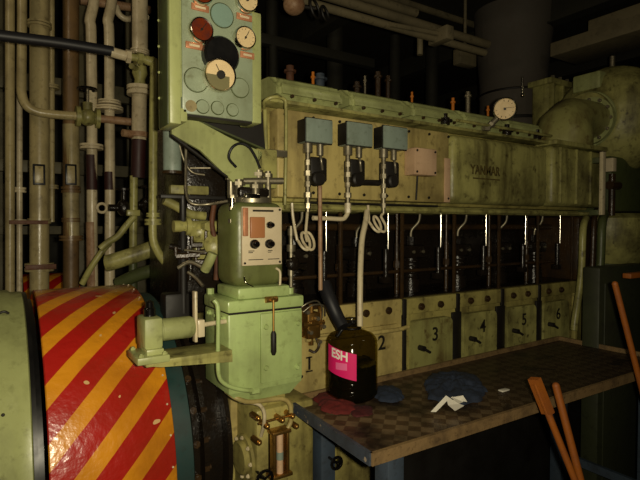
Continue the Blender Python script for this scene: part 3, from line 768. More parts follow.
cloth('cleaning_rag', 'rag', 'crumpled red rag in front of the jug on the tray', [at(314, 398, Z=Z), at(326, 389, Z=Z), at(345, 398, Z=Z), at(356, 408, Z=Z), at(348, 417, Z=Z), at(325, 413, Z=Z)], 0.010, 1.3)
cloth('cleaning_rag', 'rag2', 'small dark red rag beside the crumpled red rag', [at(352, 406, Z=Z), at(372, 407, Z=Z), at(372, 416, Z=Z), at(352, 418, Z=Z)], 0.004, 5.1, amp=0.006)
cloth('cloth', 'bluecloth', 'dark blue cloth lying on the tray just right of the jug', [at(380, 386, Z=Z), at(398, 388, Z=Z), at(404, 400, Z=Z), at(388, 405, Z=Z), at(374, 398, Z=Z)], 0.012, 8.7, 'cloth')
cloth('cloth', 'bluecloth', 'larger crumpled dark blue cloth under the clear plastic scrap', [at(424, 382, Z=Z), at(450, 371, Z=Z), at(478, 378, Z=Z), at(486, 396, Z=Z), at(462, 408, Z=Z), at(432, 402, Z=Z)], 0.006, 3.9, 'cloth', 0.035)
# plastic scrap
ps = MB(); c_ = at(449, 402, Z=Z + 0.03)
pz = TS + 0.012
def tri(pts): ps.prism(pts, (0.001, 0.001, 0.0015))
tri([at(431, 412, Z=pz), at(446, 396, Z=pz + .05), at(449, 399, Z=pz + .045), at(436, 412, Z=pz)])
tri([at(451, 398, Z=pz + .045), at(463, 396, Z=pz + .05), at(467, 402, Z=pz + .04), at(460, 401, Z=pz + .035)])
tri([at(448, 405, Z=pz + .02), at(458, 404, Z=pz + .03), at(464, 406, Z=pz + .02), at(455, 411, Z=pz)])
tri([at(446, 396, Z=pz + .05), at(458, 404, Z=pz + .03), at(448, 405, Z=pz + .02)])
tri([at(452, 397, Z=pz + .05), at(463, 402, Z=pz + .04), at(456, 405, Z=pz + .02)])
tag(ps.out('plastic_scrap', 'shard', base=True), 'crumpled shiny plastic scrap lying on the dark blue cloth', 'scrap')
a = at(504, 391, Z=Z)
tag(MB().box((a.x - 0.02, a.y - 0.01, TS), (a.x + 0.022, a.y + 0.012, TS + 0.006), 0.003).out('paper_scrap', 'shard', base=True), 'tiny pale scrap alone on the dark part of the tray', 'scrap')

# ------------------------------------------------------------------ governor unit
gv = thing('governor', 'bright green governor box with a column and ivory dial plate', 'governor', (-0.33, -0.10, 0.98))
GX0, GX1, GY0, GY1 = -0.455, -0.198, -0.20, 0.0
body = MB().box((GX0, GY0, 1.04), (GX1, GY1, 1.285), 0.006)
body.prism([(GX0, GY0 + 0.005, 1.045), (GX1, GY0 + 0.005, 1.045), (GX1 - 0.03, GY0 + 0.03, 1.0), (GX0 + 0.05, GY0 + 0.03, 1.0)], (0, 0.19, 0))
body.out('housing', 'mint', gv)
MB().box((GX0 - 0.004, GY0 - 0.006, 1.288), (GX1 + 0.004, GY1, 1.326), 0.007).out('lid', 'mint', gv)
MB().box((GX0 + 0.003, GY0 - 0.002, 1.283), (GX1 - 0.003, GY1, 1.290)).out('gasket', 'ink', gv)
a = at(260, 320, Y=GY0).x
MB().box((a, GY0 - 0.008, 1.06), (GX1 - 0.005, GY0 + 0.002, 1.278), 0.003).out('cover_plate', 'mint', gv)
q = MB()
for px, py in ((266, 327), (298, 323), (266, 368), (297, 367)):
    c = at(px, py, Y=GY0 - 0.008); q.lathe([(0.0, 0.006), (0.006, 0.006), (0.0085, 0.002), (0.0085, 0)], (c.x, GY0 - 0.008, c.z), (0, -1, 0), 16)
for y in (-0.17, -0.11, -0.05):
    q.bolt((GX0 - 0.0, y, 1.27), (-1, 0, 0), 0.009, 0.008)
q.cyl((GX0 + 0.012, -0.02, 1.326), (GX0 + 0.012, -0.02, 1.345), 0.012, n=6).cyl((GX1 - 0.02, -0.15, 1.326), (GX1 - 0.02, -0.15, 1.345), 0.014, n=8)
q.outs('screw', 'mint', gv)
# plinth and column
MB().box((-0.425, -0.205, 1.326), (-0.245, -0.03, 1.362), 0.008).out('plinth', 'mint', gv)
cb = MB()
CX0, CX1 = -0.43, -0.25
cb.box((CX0, -0.185, 1.36), (CX1, -0.03, 1.625), 0.034, seg=5)
cb.out('column', 'olive', gv, sharp=50)
MB().lathe([(0.055, 0), (0.065, 0.004), (0.065, 0.02), (0.05, 0.024), (0, 0.024)], (-0.335, -0.11, 1.62), (0, 0, 1), 28).out('column_cap', 'steel', gv)
a = at(245, 199, Y=-0.18); b = at(259, 196, Y=-0.18)
MB().box((a.x, -0.19, b.z - 0.008), (b.x, -0.17, b.z + 0.006), 0.002).out('bright_plate', 'chrome', gv)
dz0 = at(262, 265, Y=-0.19).z; dz1 = at(262, 207, Y=-0.19).z; dx0 = at(241.5, 240, Y=-0.19).x; dx1 = at(281, 240, Y=-0.19).x
dp = MB().box((dx0, -0.196, dz0), (dx1, -0.184, dz1), 0.002).out('dial_plate', 'plate', gv)
q = MB()
for x in (dx0 + 0.008, dx1 - 0.008):
    for z in (dz0 + 0.008, dz1 - 0.008): q.bolt((x, -0.196, z), (0, -1, 0), 0.004, 0.002)
for z in (dz1 - 0.012,): q.box((dx0 + 0.035, -0.1968, z - 0.003), (dx1 - 0.03, -0.196, z + 0.003))
for z, l in ((dz0 + 0.045, 0.02), (dz0 + 0.040, 0.015), (dz0 + 0.018, 0.05)):
    q.box((dx0 + 0.02, -0.1968, z - 0.0012), (dx0 + 0.02 + l, -0.196, z + 0.0012))
    q.box((dx1 - 0.05, -0.1968, z - 0.0012), (dx1 - 0.05 + l * 0.8, -0.196, z + 0.0012))
q.outs('plate_marking', 'ink', dp)
def hx(px): return at(px, 230, Y=-0.2).x
def hz(py): return at(262, py, Y=-0.2).z
MB().box((hx(250), -0.206, hz(238)), (hx(264.5), -0.195, hz(217)), 0.003).out('indicator_window', 'orangeplate', dp)
MB().box((hx(243), -0.204, hz(236)), (hx(248), -0.195, hz(208)), 0.002).out('indicator_rib', 'copper', dp)
for px, py, rr in ((254.5, 244, 0.0145), (269.5, 244, 0.0145), (270, 225, 0.011)):
    k_ = MB().lathe([(rr, 0), (rr, 0.008), (rr * 0.8, 0.010), (rr * 0.72, 0.022), (rr * 0.5, 0.026), (0, 0.026)], (hx(px), -0.196, hz(py)), (0, -1, 0), 20).out('knob', 'knob', dp)
# top gear of the governor
top = MB()
for x, y, r_, z_ in ((-0.375, -0.10, 0.014, 1.70), (-0.335, -0.14, 0.012, 1.69), (-0.30, -0.09, 0.016, 1.735), (-0.34, -0.06, 0.02, 1.74), (-0.28, -0.12, 0.010, 1.73), (-0.39, -0.07, 0.012, 1.72)):
    top.cyl((x, y, 1.64), (x, y, z_), r_, n=12).cyl((x, y, z_ - 0.02), (x, y, z_ - 0.008), r_ * 1.5, n=6)
top.cyl((-0.36, -0.10, 1.695), (-0.23, -0.13, 1.70), 0.011, n=12)
top.out('speeder_gear', 'steel', gv)
MB().box((-0.385, -0.13, 1.642), (-0.275, -0.05, 1.675), 0.008).out('speeder_base', 'oily', gv)
MB().tube([at(236, 167, Y=-0.12), at(229, 158, Y=-0.13), at(232, 148, Y=-0.14), at(240, 143.5, Y=-0.14), at(249, 147, Y=-0.14), at(256, 158, Y=-0.13), at(260, 168, Y=-0.12)], 0.0042).out('cable_loop', 'black', gv)
c = at(231, 208, Y=-0.14)
MB().cyl((c.x, -0.15, hz(222)), (c.x, -0.15, hz(196)), 0.010, n=16).out('sight_glass', 'chrome', gv)
MB().cyl((c.x, -0.15, hz(223)), (c.x, -0.15, hz(219)), 0.014, n=8).cyl((c.x, -0.15, hz(198)), (c.x, -0.15, hz(195)), 0.014, n=8).cyl((c.x, -0.15, hz(210)), (c.x + 0.03, -0.12, hz(210)), 0.008, n=8).cyl((c.x, -0.15, hz(210)), (c.x, -0.15, hz(207)), 0.0125, n=8).outs('sight_glass_cap', 'steel', gv)
MB().tube([at(276, 268, Y=-0.19), at(280, 272, Y=-0.19), at(280, 284, Y=-0.19), at(279, 292, Y=-0.19)], 0.004).out('drain_tube', 'cream', gv)
MB().tube([at(244, 277, Y=-0.187), at(246, 283, Y=-0.195), at(253, 287, Y=-0.195)], 0.003).out('bright_tube', 'chrome', gv)
# hanging spindle handle
a = at(273.5, 300, Y=-0.225)
lv = MB().cyl((a.x - 0.02, -0.21, a.z), (a.x + 0.02, -0.21, a.z), 0.010, n=10).cyl((a.x, -0.205, a.z), (a.x, -0.225, a.z), 0.008, n=10)
lv.cyl((a.x, -0.225, a.z), (a.x, -0.225, at(274, 333, Y=-0.225).z), 0.0035, n=8); lv.out('lever_rod', 'brass', gv)
z0 = at(274, 355, Y=-0.225).z; z1 = at(274, 331, Y=-0.225).z
MB().lathe([(0, 0), (0.005, 0), (0.009, 0.01), (0.009, (z1 - z0) - 0.01), (0.005, z1 - z0), (0, z1 - z0)], (a.x, -0.225, z0), (0, 0, 1), 12).out('lever_grip', 'darkmetal', gv)
# conduit hugging the left side
cdp = [at(214, 300, Y=-0.215), at(218, 310, Y=-0.22), at(218, 355, Y=-0.22), at(219, 375, Y=-0.22), at(225, 384, Y=-0.22), at(238, 389, Y=-0.22), at(254, 391, Y=-0.22)]
MB().tube(cdp, 0.0065).cyl(cdp[-1] - Vector((0.01, 0, 0)), cdp[-1] + Vector((0.014, 0, 0)), 0.011, n=6).out('conduit', 'mint', gv)

# support neck from governor to gear case
MB().box((-0.33, -0.13, 0.955), (-0.22, 0.0, 1.01), 0.008).out('mounting_neck', 'yellow_d', gv)

# ------------------------------------------------------------------ speed setting motor on its bracket
sm = thing('speed_setting_motor', 'small green motor on a bracket in front of the striped guard', 'motor', (-0.58, -0.16, 1.18))
Ym = -0.20
c0 = at(152, 336, Y=Ym); c1 = at(188, 327, Y=Ym); ce = at(166, 327, Y=Ym)
zc = at(178, 328, Y=Ym).z
x0 = at(144, 330, Y=Ym - 0.04).x; x1 = at(163, 330, Y=Ym - 0.04).x; x2 = at(193, 330, Y=Ym).x
zb_ = at(160, 343, Y=Ym).z; zt_ = at(160, 314, Y=Ym).z
MB().box((x0, Ym - 0.045, zc - 0.042), (x1, Ym + 0.045, zc + 0.042), 0.008).out('gear_head', 'green', sm)
MB().lathe([(0, 0), (0.034, 0), (0.034, 0.004), (0.031, 0.006), (0.031, x2 - x1 - 0.01), (0.026, x2 - x1), (0, x2 - x1)], (x1, Ym, zc), (1, 0, 0), 28).out('motor_barrel', 'green', sm)
MB().lathe([(0.016, 0), (0.016, 0.02), (0.012, 0.024), (0.012, 0.038), (0.0, 0.045)], ((x0 + x1) / 2 + 0.0, Ym, zc + 0.042), (0, 0, 1), 16).out('top_plug', 'knob', sm)
zp = at(150, 352, Y=Ym - 0.06).z
xp0 = at(136, 352, Y=Ym - 0.05).x
MB().box((xp0, Ym - 0.065, zc - 0.075), (x1 + 0.012, Ym + 0.055, zc - 0.055), 0.004).out('foot_plate', 'green', sm)
MB().box((x0 + 0.004, Ym - 0.05, zc - 0.056), (x1, Ym + 0.045, zc - 0.040), 0.003).out('spacer', 'green', sm)
q = MB()
for x in (xp0 + 0.012, x1 + 0.0):
    for y in (Ym - 0.055, Ym + 0.04): q.bolt((x, y, zc - 0.055), (0, 0, 1), 0.007, 0.006)
q.outs('foot_bolt', 'green', sm)
MB().box((xp0 + 0.03, Ym - 0.03, zc - 0.092), (GX0, Ym + 0.09, zc - 0.076), 0.003).prism([(x1 - 0.03, Ym - 0.03, zc - 0.09), (GX0, Ym - 0.03, zc - 0.09), (GX0, Ym - 0.03, zc - 0.112), (x1 + 0.0, Ym - 0.03, zc - 0.096)], (0, 0.006, 0)).out('bracket', 'green_d', sm)
a = at(194, 305, Y=Ym)
MB().box((x2 + 0.002, Ym - 0.012, zc - 0.045), (x2 + 0.010, Ym + 0.012, a.z + 0.04), 0.002).box((x2 + 0.008, Ym - 0.022, zc - 0.03), (x2 + 0.028, Ym + 0.012, zc + 0.02), 0.003).cyl((x2 + 0.0, Ym, zc), (GX0, Ym + 0.02, zc), 0.007).out('coupling_arm', 'cream', sm)

# ------------------------------------------------------------------ lower gear case details (children of engine)
MB().box((-0.34, -0.15, 0.60), (-0.12, 0.035, 0.955), 0.012).out('gear_case', 'yellow_d', eng)
MB().box((-0.33, -0.14, 0.20), (-0.10, 0.035, 0.60), 0.01).out('gear_case_foot', 'yellow_d', eng)
fc = Vector((-0.475, -0.02, 0.80))
MB().lathe([(0.0, 0.028), (0.050, 0.028), (0.056, 0.022), (0.056, 0.012), (0.074, 0.012), (0.074, 0)], (-0.338, -0.065, 0.775), (-1, 0, 0), 32).out('round_cover', 'yellow_d', eng)
q = MB(); av = Vector((-1, 0, 0)); s1v = Vector((0, 0, 1)); s2v = av.cross(s1v)
for i in range(8):
    a = 2 * PI * i / 8; q.bolt(Vector((-0.338, -0.065, 0.775)) + av * 0.012 + (s1v * math.sin(a) + s2v * math.cos(a)) * 0.065, av, 0.007, 0.006)
q.outs('cover_bolt', 'cream', eng)
# oil level glass
lg = thing('oil_level_gauge', 'upright oil level glass with brass frame on the gear case', 'level gauge', (-0.3, -0.13, 0.7))
def L_(px, py, Y=-0.185): return at(px, py, Y=Y)
xa = L_(273, 450).x; xb = L_(289, 450).x; zt = L_(280, 434).z; zb = L_(280, 474).z
MB().box((xa, -0.165, zb), (xb, -0.15, zt), 0.002).box((xa, -0.19, zb), (xa + 0.009, -0.15, zt), 0.002).box((xb - 0.009, -0.19, zb), (xb, -0.15, zt), 0.002).box((xa - 0.005, -0.195, zt), (xb + 0.005, -0.15, zt + 0.012), 0.003).box((xa - 0.01, -0.195, zb - 0.012), (xb + 0.01, -0.15, zb), 0.003).out('frame', 'brass', lg)
MB().cyl(((xa + xb) / 2, -0.177, zb), ((xa + xb) / 2, -0.177, zt), 0.011, n=16).out('glass_tube', 'pink', lg)
MB().cyl(((xa + xb) / 2, -0.177, zb + 0.045), ((xa + xb) / 2, -0.177, zb + 0.07), 0.0118, n=16).out('float_band', 'switch', lg)
# pipes of the gear case
def engpipe(pts, r, m_, Y=-0.18, nm='oil_pipe'):
    return MB().tube([at(p[0], p[1], Y=(p[2] if len(p) > 2 else Y)) for p in pts], r).out(nm, m_, eng)
engpipe([(226, 391, -0.14), (236, 398), (250, 402), (268, 400), (283, 399), (290, 405), (291, 420), (288, 428)], 0.0075, 'yellow')
engpipe([(244, 402), (258, 404), (264, 412), (264, 424), (261, 436, -0.15)], 0.006, 'cream')
engpipe([(258, 424), (272, 420), (288, 416), (298, 414, -0.15)], 0.0045, 'brass', -0.17)
q = MB()
for px, py in ((264, 424), (279, 418), (289, 414), (293, 424), (255, 416), (256, 440)):
    c = at(px, py, Y=-0.17); q.cyl((c.x, -0.15, c.z), (c.x, -0.195, c.z), 0.010, n=6).sph((c.x, -0.195, c.z), 0.008)
q.outs('union_nut', 'brass', eng)
for px, py, rr in ((265, 479, 0.026), (337, 463, 0.02)):
    c = at(px, py, Y=-0.20)
    h_ = MB().ring((c.x, -0.20, c.z), (0, -1, 0), rr, 0.005, 24).cyl((c.x, -0.20, c.z), (c.x, -0.02, c.z), 0.005, n=8)
    for i in range(3):
        a = 2 * PI * i / 3 + 0.5; h_.cyl((c.x, -0.20, c.z), (c.x + rr * math.cos(a), -0.20, c.z + rr * math.sin(a)), 0.0035, n=6)
    h_.out('hand_wheel', 'knob', eng)
# ledge line on the crankcase below the tray
MB().box((-0.10, -0.02, 0.775), (1.75, 0.035, 0.79), 0.003).out('sump_flange', 'oily2', eng)
q = MB()
for i in range(14): q.cyl((-0.07 + i * 0.12, -0.01, 0.79), (-0.07 + i * 0.12, -0.01, 0.81), 0.010, n=6)
q.outs('sump_nut', 'yellow_d', eng)
q = MB()
for px, py in ((300, 395), (345, 440)):
    c = at(px, py, Y=0.02)
MB().box((-0.02, 0.0, 0.60), (0.02, 0.035, 0.77), 0.004).box((0.10, 0.0, 0.60), (0.13, 0.035, 0.77), 0.004).outs('sump_rib', 'yellow_d', eng)
# clutter between governor and jug
def cl(px, py, Y=-0.03): return at(px, py, Y=Y)
tg = thing('test_cock_cluster', 'oily brass cocks and thin bent pipes between governor box and jug', 'valve cluster', (-0.1, -0.02, 1.1))
MB().box((cl(305, 320).x, -0.05, cl(312, 338).z), (cl(318, 320).x, 0.01, cl(312, 312).z), 0.006).cyl(cl(311, 304), cl(311, 345), 0.010, n=10).cyl(cl(320, 306), cl(320, 330), 0.008, n=10).cyl(cl(303, 325, -0.05), cl(324, 322, -0.05), 0.009, n=10).out('cock_body', 'brass', tg)
MB().tube([cl(300, 308, -0.06), cl(308, 303, -0.07), cl(317, 301, -0.06), cl(322, 308, -0.05), cl(322, 318, -0.04)], 0.003).tube([cl(303, 312, -0.06), cl(313, 305, -0.07), cl(324, 306, -0.06), cl(325, 316, -0.04)], 0.003).outs('thin_pipe', 'steel', tg)
MB().tube([cl(314, 335), cl(319, 345, -0.05), cl(315, 352, -0.04), cl(309, 350, -0.03)], 0.005).out('drain_pipe', 'oily2', tg)
q = MB()
for px, py in ((306, 312), (316, 318), (309, 332), (322, 326), (318, 341)):
    c = cl(px, py, -0.055); q.cyl(c, c + Vector((0, -0.018, 0)), 0.008, n=6)
q.outs('union_nut', 'steel', tg)
MB().box((-0.21, -0.01, 1.235), (-0.0, 0.05, 1.25)).out('mount_plate', 'oily2', tg)
# dark mechanisms at left end of bay (px 283-300, y 215-300)
gl = thing('start_linkage', 'oily vertical linkage with bright collars left of the dark bay', 'linkage', (-0.2, -0.02, 1.24))
x_ = at(291, 260, Y=-0.05).x
g_ = MB().cyl((x_, -0.05, 1.24), (x_, -0.05, at(291, 226, Y=-0.05).z), 0.008, n=12)
for py, r_ in ((232, 0.012), (248, 0.016), (263, 0.018), (272, 0.012), (290, 0.015)):
    z = at(291, py, Y=-0.05).z; g_.cyl((x_, -0.05, z - 0.012), (x_, -0.05, z + 0.012), r_, n=12)
g_.out('spindle', 'steel', gl)
MB().sph((x_ + 0.005, -0.055, at(291, 264, Y=-0.05).z), 0.026, (1, 0.7, 1)).cyl((x_, -0.05, at(291, 264, Y=-0.05).z), (x_ + 0.09, 0.0, at(300, 270, Y=-0.05).z), 0.010, n=10).box((x_ - 0.02, -0.06, 1.236), (x_ + 0.03, 0.03, 1.26), 0.004).outs('lever_hub', 'oily', gl)

# ------------------------------------------------------------------ gauge board
gb = thing('gauge_board', 'pale green engine gauge board with round dials on green posts', 'gauge board', (-0.53, -0.2, 1.78))
GY = -0.25
def gp(px, py, Y=GY): return at(px, py, Y=Y)
pl = gp(182, 60).x; pr = gp(253, 60).x; pz = gp(215, 117).z
MB().box((pl, GY, pz), (pr, GY + 0.05, 2.36), 0.004).out('panel', 'cyan', gb)
MB().box((pl + 0.002, GY + 0.004, pz - 0.006), (pr - 0.002, GY + 0.045, pz)).out('panel_edge', 'ink', gb)
lx = gp(169.5, 60, -0.28).x; lx2 = gp(181, 60, -0.28).x
MB().box((lx, -0.28, gp(170, 123, -0.28).z), (lx2, -0.17, 2.36), 0.004).box((lx2 - 0.004, -0.245, 1.9), (pl + 0.003, -0.2, 2.3)).out('left_post', 'green', gb)
MB().box((lx - 0.003, -0.27, gp(160, 130, -0.17).z), (lx + 0.001, -0.19, 2.36), 0.001).out('side_plate', 'green_s', gb)
MB().box((pr + 0.001, -0.235, gp(257, 122).z), (gp(261.5, 60, -0.235).x, -0.15, gp(257, 10).z), 0.004).out('right_post', 'green', gb)
q = MB()
for i in range(7): q.bolt((lx - 0.004, -0.20, 1.9 + i * 0.07), (-1, 0, 0), 0.004, 0.003)
q.outs('side_screw', 'green', gb)

def gauge(px, py, R_, dial, ang, proj=0.022, bez='chrome', marks=True, nm='pressure_gauge'):
    c = gp(px, py); c.y = GY
    case = MB().lathe([(R_ * 0.96, 0), (R_, 0.004), (R_, proj - 0.004), (R_ * 0.94, proj), (R_ * 0.86, proj - 0.001), (R_ * 0.86, proj - 0.006), (0, proj - 0.006)], c, (0, -1, 0), 36).out(nm, bez, gb)
    MB().cyl((c.x, GY - proj + 0.006, c.z), (c.x, GY - proj + 0.0035, c.z), R_ * 0.85, n=36).out('dial', dial, case)
    q = MB(); yq = GY - proj + 0.003
    v = Vector((math.sin(ang), 0, math.cos(ang)))
    q.rail(Vector((c.x, yq, c.z)) - v * R_ * 0.2, Vector((c.x, yq, c.z)) + v * R_ * 0.65, 0.0018, 0.0018)
    q.cyl((c.x, yq + 0.001, c.z), (c.x, yq - 0.0015, c.z), R_ * 0.1, n=12)
    if marks:
        for i in range(11):
            a = math.radians(-135 + 27 * i); u = Vector((math.sin(a), 0, math.cos(a))); o_ = Vector((c.x, yq + 0.0003, c.z))
            q.rail(o_ + u * R_ * 0.66, o_ + u * R_ * 0.78, 0.0014, 0.0008)
    q.out('needle', 'ink', case)
    return case
gauge(200, -6, 0.034, 'dialred', -0.5)
gauge(199.5, 31.5, 0.034, 'dialred', 0.6, marks=False)
gauge(245, 2.5, 0.034, 'dial', 0.9)
gauge(243, 39.5, 0.033, 'dial', 0.5)
# blanks
for px, py, rr, m_ in ((222, 15.5, 0.033, 'cyan2'), (196, 80, 0.032, 'cyan'), (240, 88, 0.027, 'cyan'), (202.5, 106.7, 0.018, 'cyan'), (217.5, 108, 0.018, 'cyan'), (232.5, 110, 0.017, 'cyan')):
    c = gp(px, py)
    MB().lathe([(rr * 1.04, 0), (rr * 1.04, 0.0006), (rr * 0.97, 0.0006), (rr * 0.97, 0.003), (0, 0.003)], (c.x, GY, c.z), (0, -1, 0), 32).out('blanking_disc', m_, gb)
    MB().ring((c.x, GY, c.z), (0, -1, 0), rr * 1.03, 0.0016, 32, 6).out('disc_seam', 'green_s', gb)
c = gp(191, 106); MB().lathe([(0.016, 0), (0.016, 0.002), (0, 0.002)], (c.x, GY, c.z), (0, -1, 0), 20).out('stained_disc', 'tan', gb)
# copper name plates
for px, py, ww in ((200, 8, 0.050), (194, 46, 0.048), (244, 17.5, 0.048), (247, 55.5, 0.044)):
    c = gp(px, py)
    n_ = MB().box((c.x - ww / 2, GY - 0.004, c.z - 0.009), (c.x + ww / 2, GY + 0.001, c.z + 0.009), 0.001).out('name_plate', 'copper', gb)
    MB().box((c.x - ww * 0.3, GY - 0.0046, c.z - 0.003), (c.x + ww * 0.3, GY - 0.0039, c.z + 0.003)).out('pale_strip', 'plate', n_)
# tachometer on a black round housing
c = gp(219, 60)
tcx = MB().lathe([(0, 0.030), (0.046, 0.030), (0.052, 0.022), (0.052, 0)], (c.x, GY, c.z + 0.008), (0, -1, 0), 36)
tcx = tcx.out('tachometer_housing', 'blackp', gb)
tc0 = gp(220.5, 75, GY - 0.04)
tax = Vector((0.12, -1, 0.25)).normalized(); tax = Vector((-0.05, -1, -0.05)).normalized()
bz = MB().lathe([(0.040, -0.04), (0.044, -0.02), (0.046, 0.0), (0.043, 0.006), (0.040, 0.003)], tc0, tax, 40).out('tachometer', 'chrome', gb)
MB().cyl(tc0 - tax * 0.006, tc0 + tax * 0.0, 0.0405, n=40).out('tachometer_dial', 'dial', bz)
s_v = Vector((1, 0, 0)); u_v = s_v.cross(tax) * 1
if u_v.z < 0: u_v = -u_v
low = [tc0 + tax * 0.0003 + (s_v * math.cos(a) + u_v * math.sin(a)) * 0.0395 for a in [math.radians(x) for x in range(182, 359, 8)]]
MB().prism(low, tax * 0.001).out('lower_half', 'tachlow', bz)
MB().cyl(tc0, tc0 + tax * 0.008, 0.0115, n=20).rail(tc0 + tax * 0.004, tc0 + tax * 0.004 + (u_v * 0.9 - s_v * 0.5).normalized() * 0.03, 0.002, 0.001).out('hub', 'ink', bz)
# raking arm that carries the board
yb = -0.10
arm = [gp(171, 121, yb), gp(193, 118, yb), gp(230, 138, yb), gp(262, 152, yb), gp(262, 186, yb), gp(240, 188, yb), gp(229, 178, yb), gp(200, 150, yb), gp(172, 134, yb)]
MB().prism(arm, (0, 0.012, 0)).out('raking_arm', 'green', gb)
MB().prism([gp(186, 112, yb + 0.03), gp(262, 112, yb + 0.03), gp(266, 156, yb + 0.03), gp(230, 142, yb + 0.03)], (0, 0.01, 0)).out('dark_web', 'darkmetal', gb)  # dark sheet between the panel bottom and the arm
MB().prism([gp(172, 134, yb), gp(228, 176, yb), gp(228, 176, yb) + Vector((0, 0.014, 0)), gp(172, 134, yb) + Vector((0, 0.014, 0))], (0, 0, -0.006)).out('arm_flange', 'darkmetal', gb)
MB().prism([gp(190, 118, yb), gp(264, 150, yb), gp(264, 150, yb) + Vector((0, 0.12, 0)), gp(190, 118, yb) + Vector((0, 0.12, 0))], (0, 0, 0.006)).out('arm_flange', 'green_s', gb)
MB().box((gp(171, 125, -0.2).x, -0.25, gp(172, 124, -0.2).z - 0.0), (gp(182, 125, -0.2).x, -0.09, gp(172, 118, -0.2).z + 0.02), 0.004).out('arm_joint', 'green', gb)
MB().box((gp(262, 150, yb).x - 0.02, yb, gp(262, 188, yb).z), (gp(264, 150, 0).x, 0.02, gp(262, 150, yb).z + 0.005), 0.005).out('arm_root', 'green_d', gb)

# ------------------------------------------------------------------ end face of the receiver left of the covers: thin pipes
def tp(pts, r, m_, nm, lb, cat='pipe', n=12, group=None):
    o = MB().tube([at(p[0], p[1], Y=p[2]) for p in pts], r, n=n).out(nm, m_)
    return tag(o, lb, cat, group)
tp([(264, 108, -0.02), (265, 101, -0.06), (274, 97, -0.08), (284, 99, -0.08), (286, 108, -0.08), (286, 150, -0.08), (285, 205, -0.08)], 0.006, 'green_d', 'bent_pipe', 'green bent pipe running up over the ledge beside the leftmost switch')
tp([(265, 110, -0.05), (266, 150, -0.06), (266, 195, -0.07)], 0.007, 'green_d', 'straight_pipe', 'dirty green upright pipe just right of the gauge board arm')
# clamp between
a = at(276, 154, Y=-0.07)
tag(MB().box((at(266, 154, Y=-0.07).x, -0.09, a.z - 0.012), (at(285, 154, Y=-0.07).x, -0.06, a.z + 0.012), 0.003).out('pipe_clamp', 'steel'), 'steel clamp joining two thin upright green pipes', 'clamp')

# ------------------------------------------------------------------ flywheel, striped guard, green drum
AY, AZ = 0.35, 0.78
SH = [(-0.975, 'x')]
gd = thing('flywheel_guard', 'drum guard painted in slanting red and yellow stripes', 'guard', (-0.78, AY, 0))
M['stripe'] = stripes('red_yellow_stripes', 0.156, 1.085, 0.49, 0.56)
R0 = 0.55
sh = MB()
nA = 96; xs_ = (-0.965, -0.60)
prof = [(R0 - 0.004, 0), (R0, 0.003), (R0, 0.317), (R0 - 0.003, 0.320), (R0 - 0.012, 0.320), (R0 - 0.012, 0.0), (R0 - 0.004, 0)]
sh.lathe(prof, (-0.93, AY, AZ), (1, 0, 0), 96)
o = sh.out('striped_shell', M['stripe'], gd, sharp=50)
rv = MB()
for i in range(40):
    a = 2 * PI * i / 40; rv.bolt((-0.622, AY + (R0) * math.cos(a), AZ + R0 * math.sin(a)), (0, math.cos(a), math.sin(a)), 0.003, 0.002)
rv.outs('rivet', 'cream', gd)
MB().box((-0.95, AY - 0.25, 0.0), (-0.62, AY + 0.25, 0.26), 0.01).out('guard_foot', 'darkmetal', gd)
fwl = thing('flywheel', 'dark teal flywheel rim with oily black coupling beside the striped guard', 'flywheel', (-0.55, AY, 0.3))
MB().lathe([(0, -0.05), (0.50, -0.05), (0.515, -0.045), (0.515, 0.022), (0.50, 0.030), (0, 0.030)], (-0.572, AY, AZ), (1, 0, 0), 72).out('wheel', 'teal', fwl)
MB().lathe([(0, 0), (0.46, 0), (0.47, 0.006), (0.47, 0.024), (0.455, 0.028), (0.41, 0.028), (0.41, 0.045), (0.44, 0.050), (0.44, 0.066), (0.40, 0.070), (0.39, 0.080), (0.39, 0.13), (0.43, 0.135), (0.43, 0.15), (0, 0.15)], (-0.54, AY, AZ), (1, 0, 0), 72).out('coupling_hub', 'oily', fwl)
q = MB()
for i in range(30):
    a = 2 * PI * i / 30
    q.bolt((-0.49, AY + 0.43 * math.cos(a), AZ + 0.43 * math.sin(a)), (1, 0, 0), 0.014, 0.015)
    q.bolt((-0.527, AY + 0.472 * math.cos(a), AZ + 0.472 * math.sin(a)), (0, math.cos(a), math.sin(a)), 0.012, 0.01)
q.outs('coupling_bolt', 'oily2', fwl)
MB().cyl((-0.93, AY, AZ), (-0.62, AY, AZ), 0.10).out('shaft', 'oily', fwl)
gn = thing('generator', 'smooth pale green generator drum at the left edge', 'generator', (-1.4, AY, 0))
MB().lathe([(0, 0), (0.53, 0), (0.545, 0.006), (0.545, 0.016), (0.52, 0.016), (0.52, 0.03), (0, 0.03)], (-0.968, AY, AZ), (1, 0, 0), 96).out('end_ring', 'blackp', gn)
MB().lathe([(0, 0), (0.552, 0), (0.552, 0.10), (0.556, 0.103), (0.556, 0.77), (0.548, 0.78), (0.548, 0.81), (0.535, 0.818), (0, 0.818)], (-1.776, AY, AZ), (1, 0, 0), 96).out('casing', 'green', gn, sharp=50)
MB().box((-1.8, AY - 0.4, 0), (-1.05, AY + 0.4, 0.35), 0.01).out('base_frame', 'green_s', gn)
def drum_pt(px, py, R_=0.556):
    d = fw + rt * ((px - 320) / F) + up * ((240 - py) / F)
    oy, oz = CAM.y - AY, CAM.z - AZ
    A_ = d.y ** 2 + d.z ** 2; B_ = 2 * (oy * d.y + oz * d.z); C_ = oy * oy + oz * oz - R_ * R_
    D_ = B_ * B_ - 4 * A_ * C_
    if D_ < 0: return None
    t = (-B_ - math.sqrt(D_)) / (2 * A_); return CAM + d * t
q = MB(); c = drum_pt(3, 415)
if c: q.sph(c, 0.0045)
c = drum_pt(4, 314)
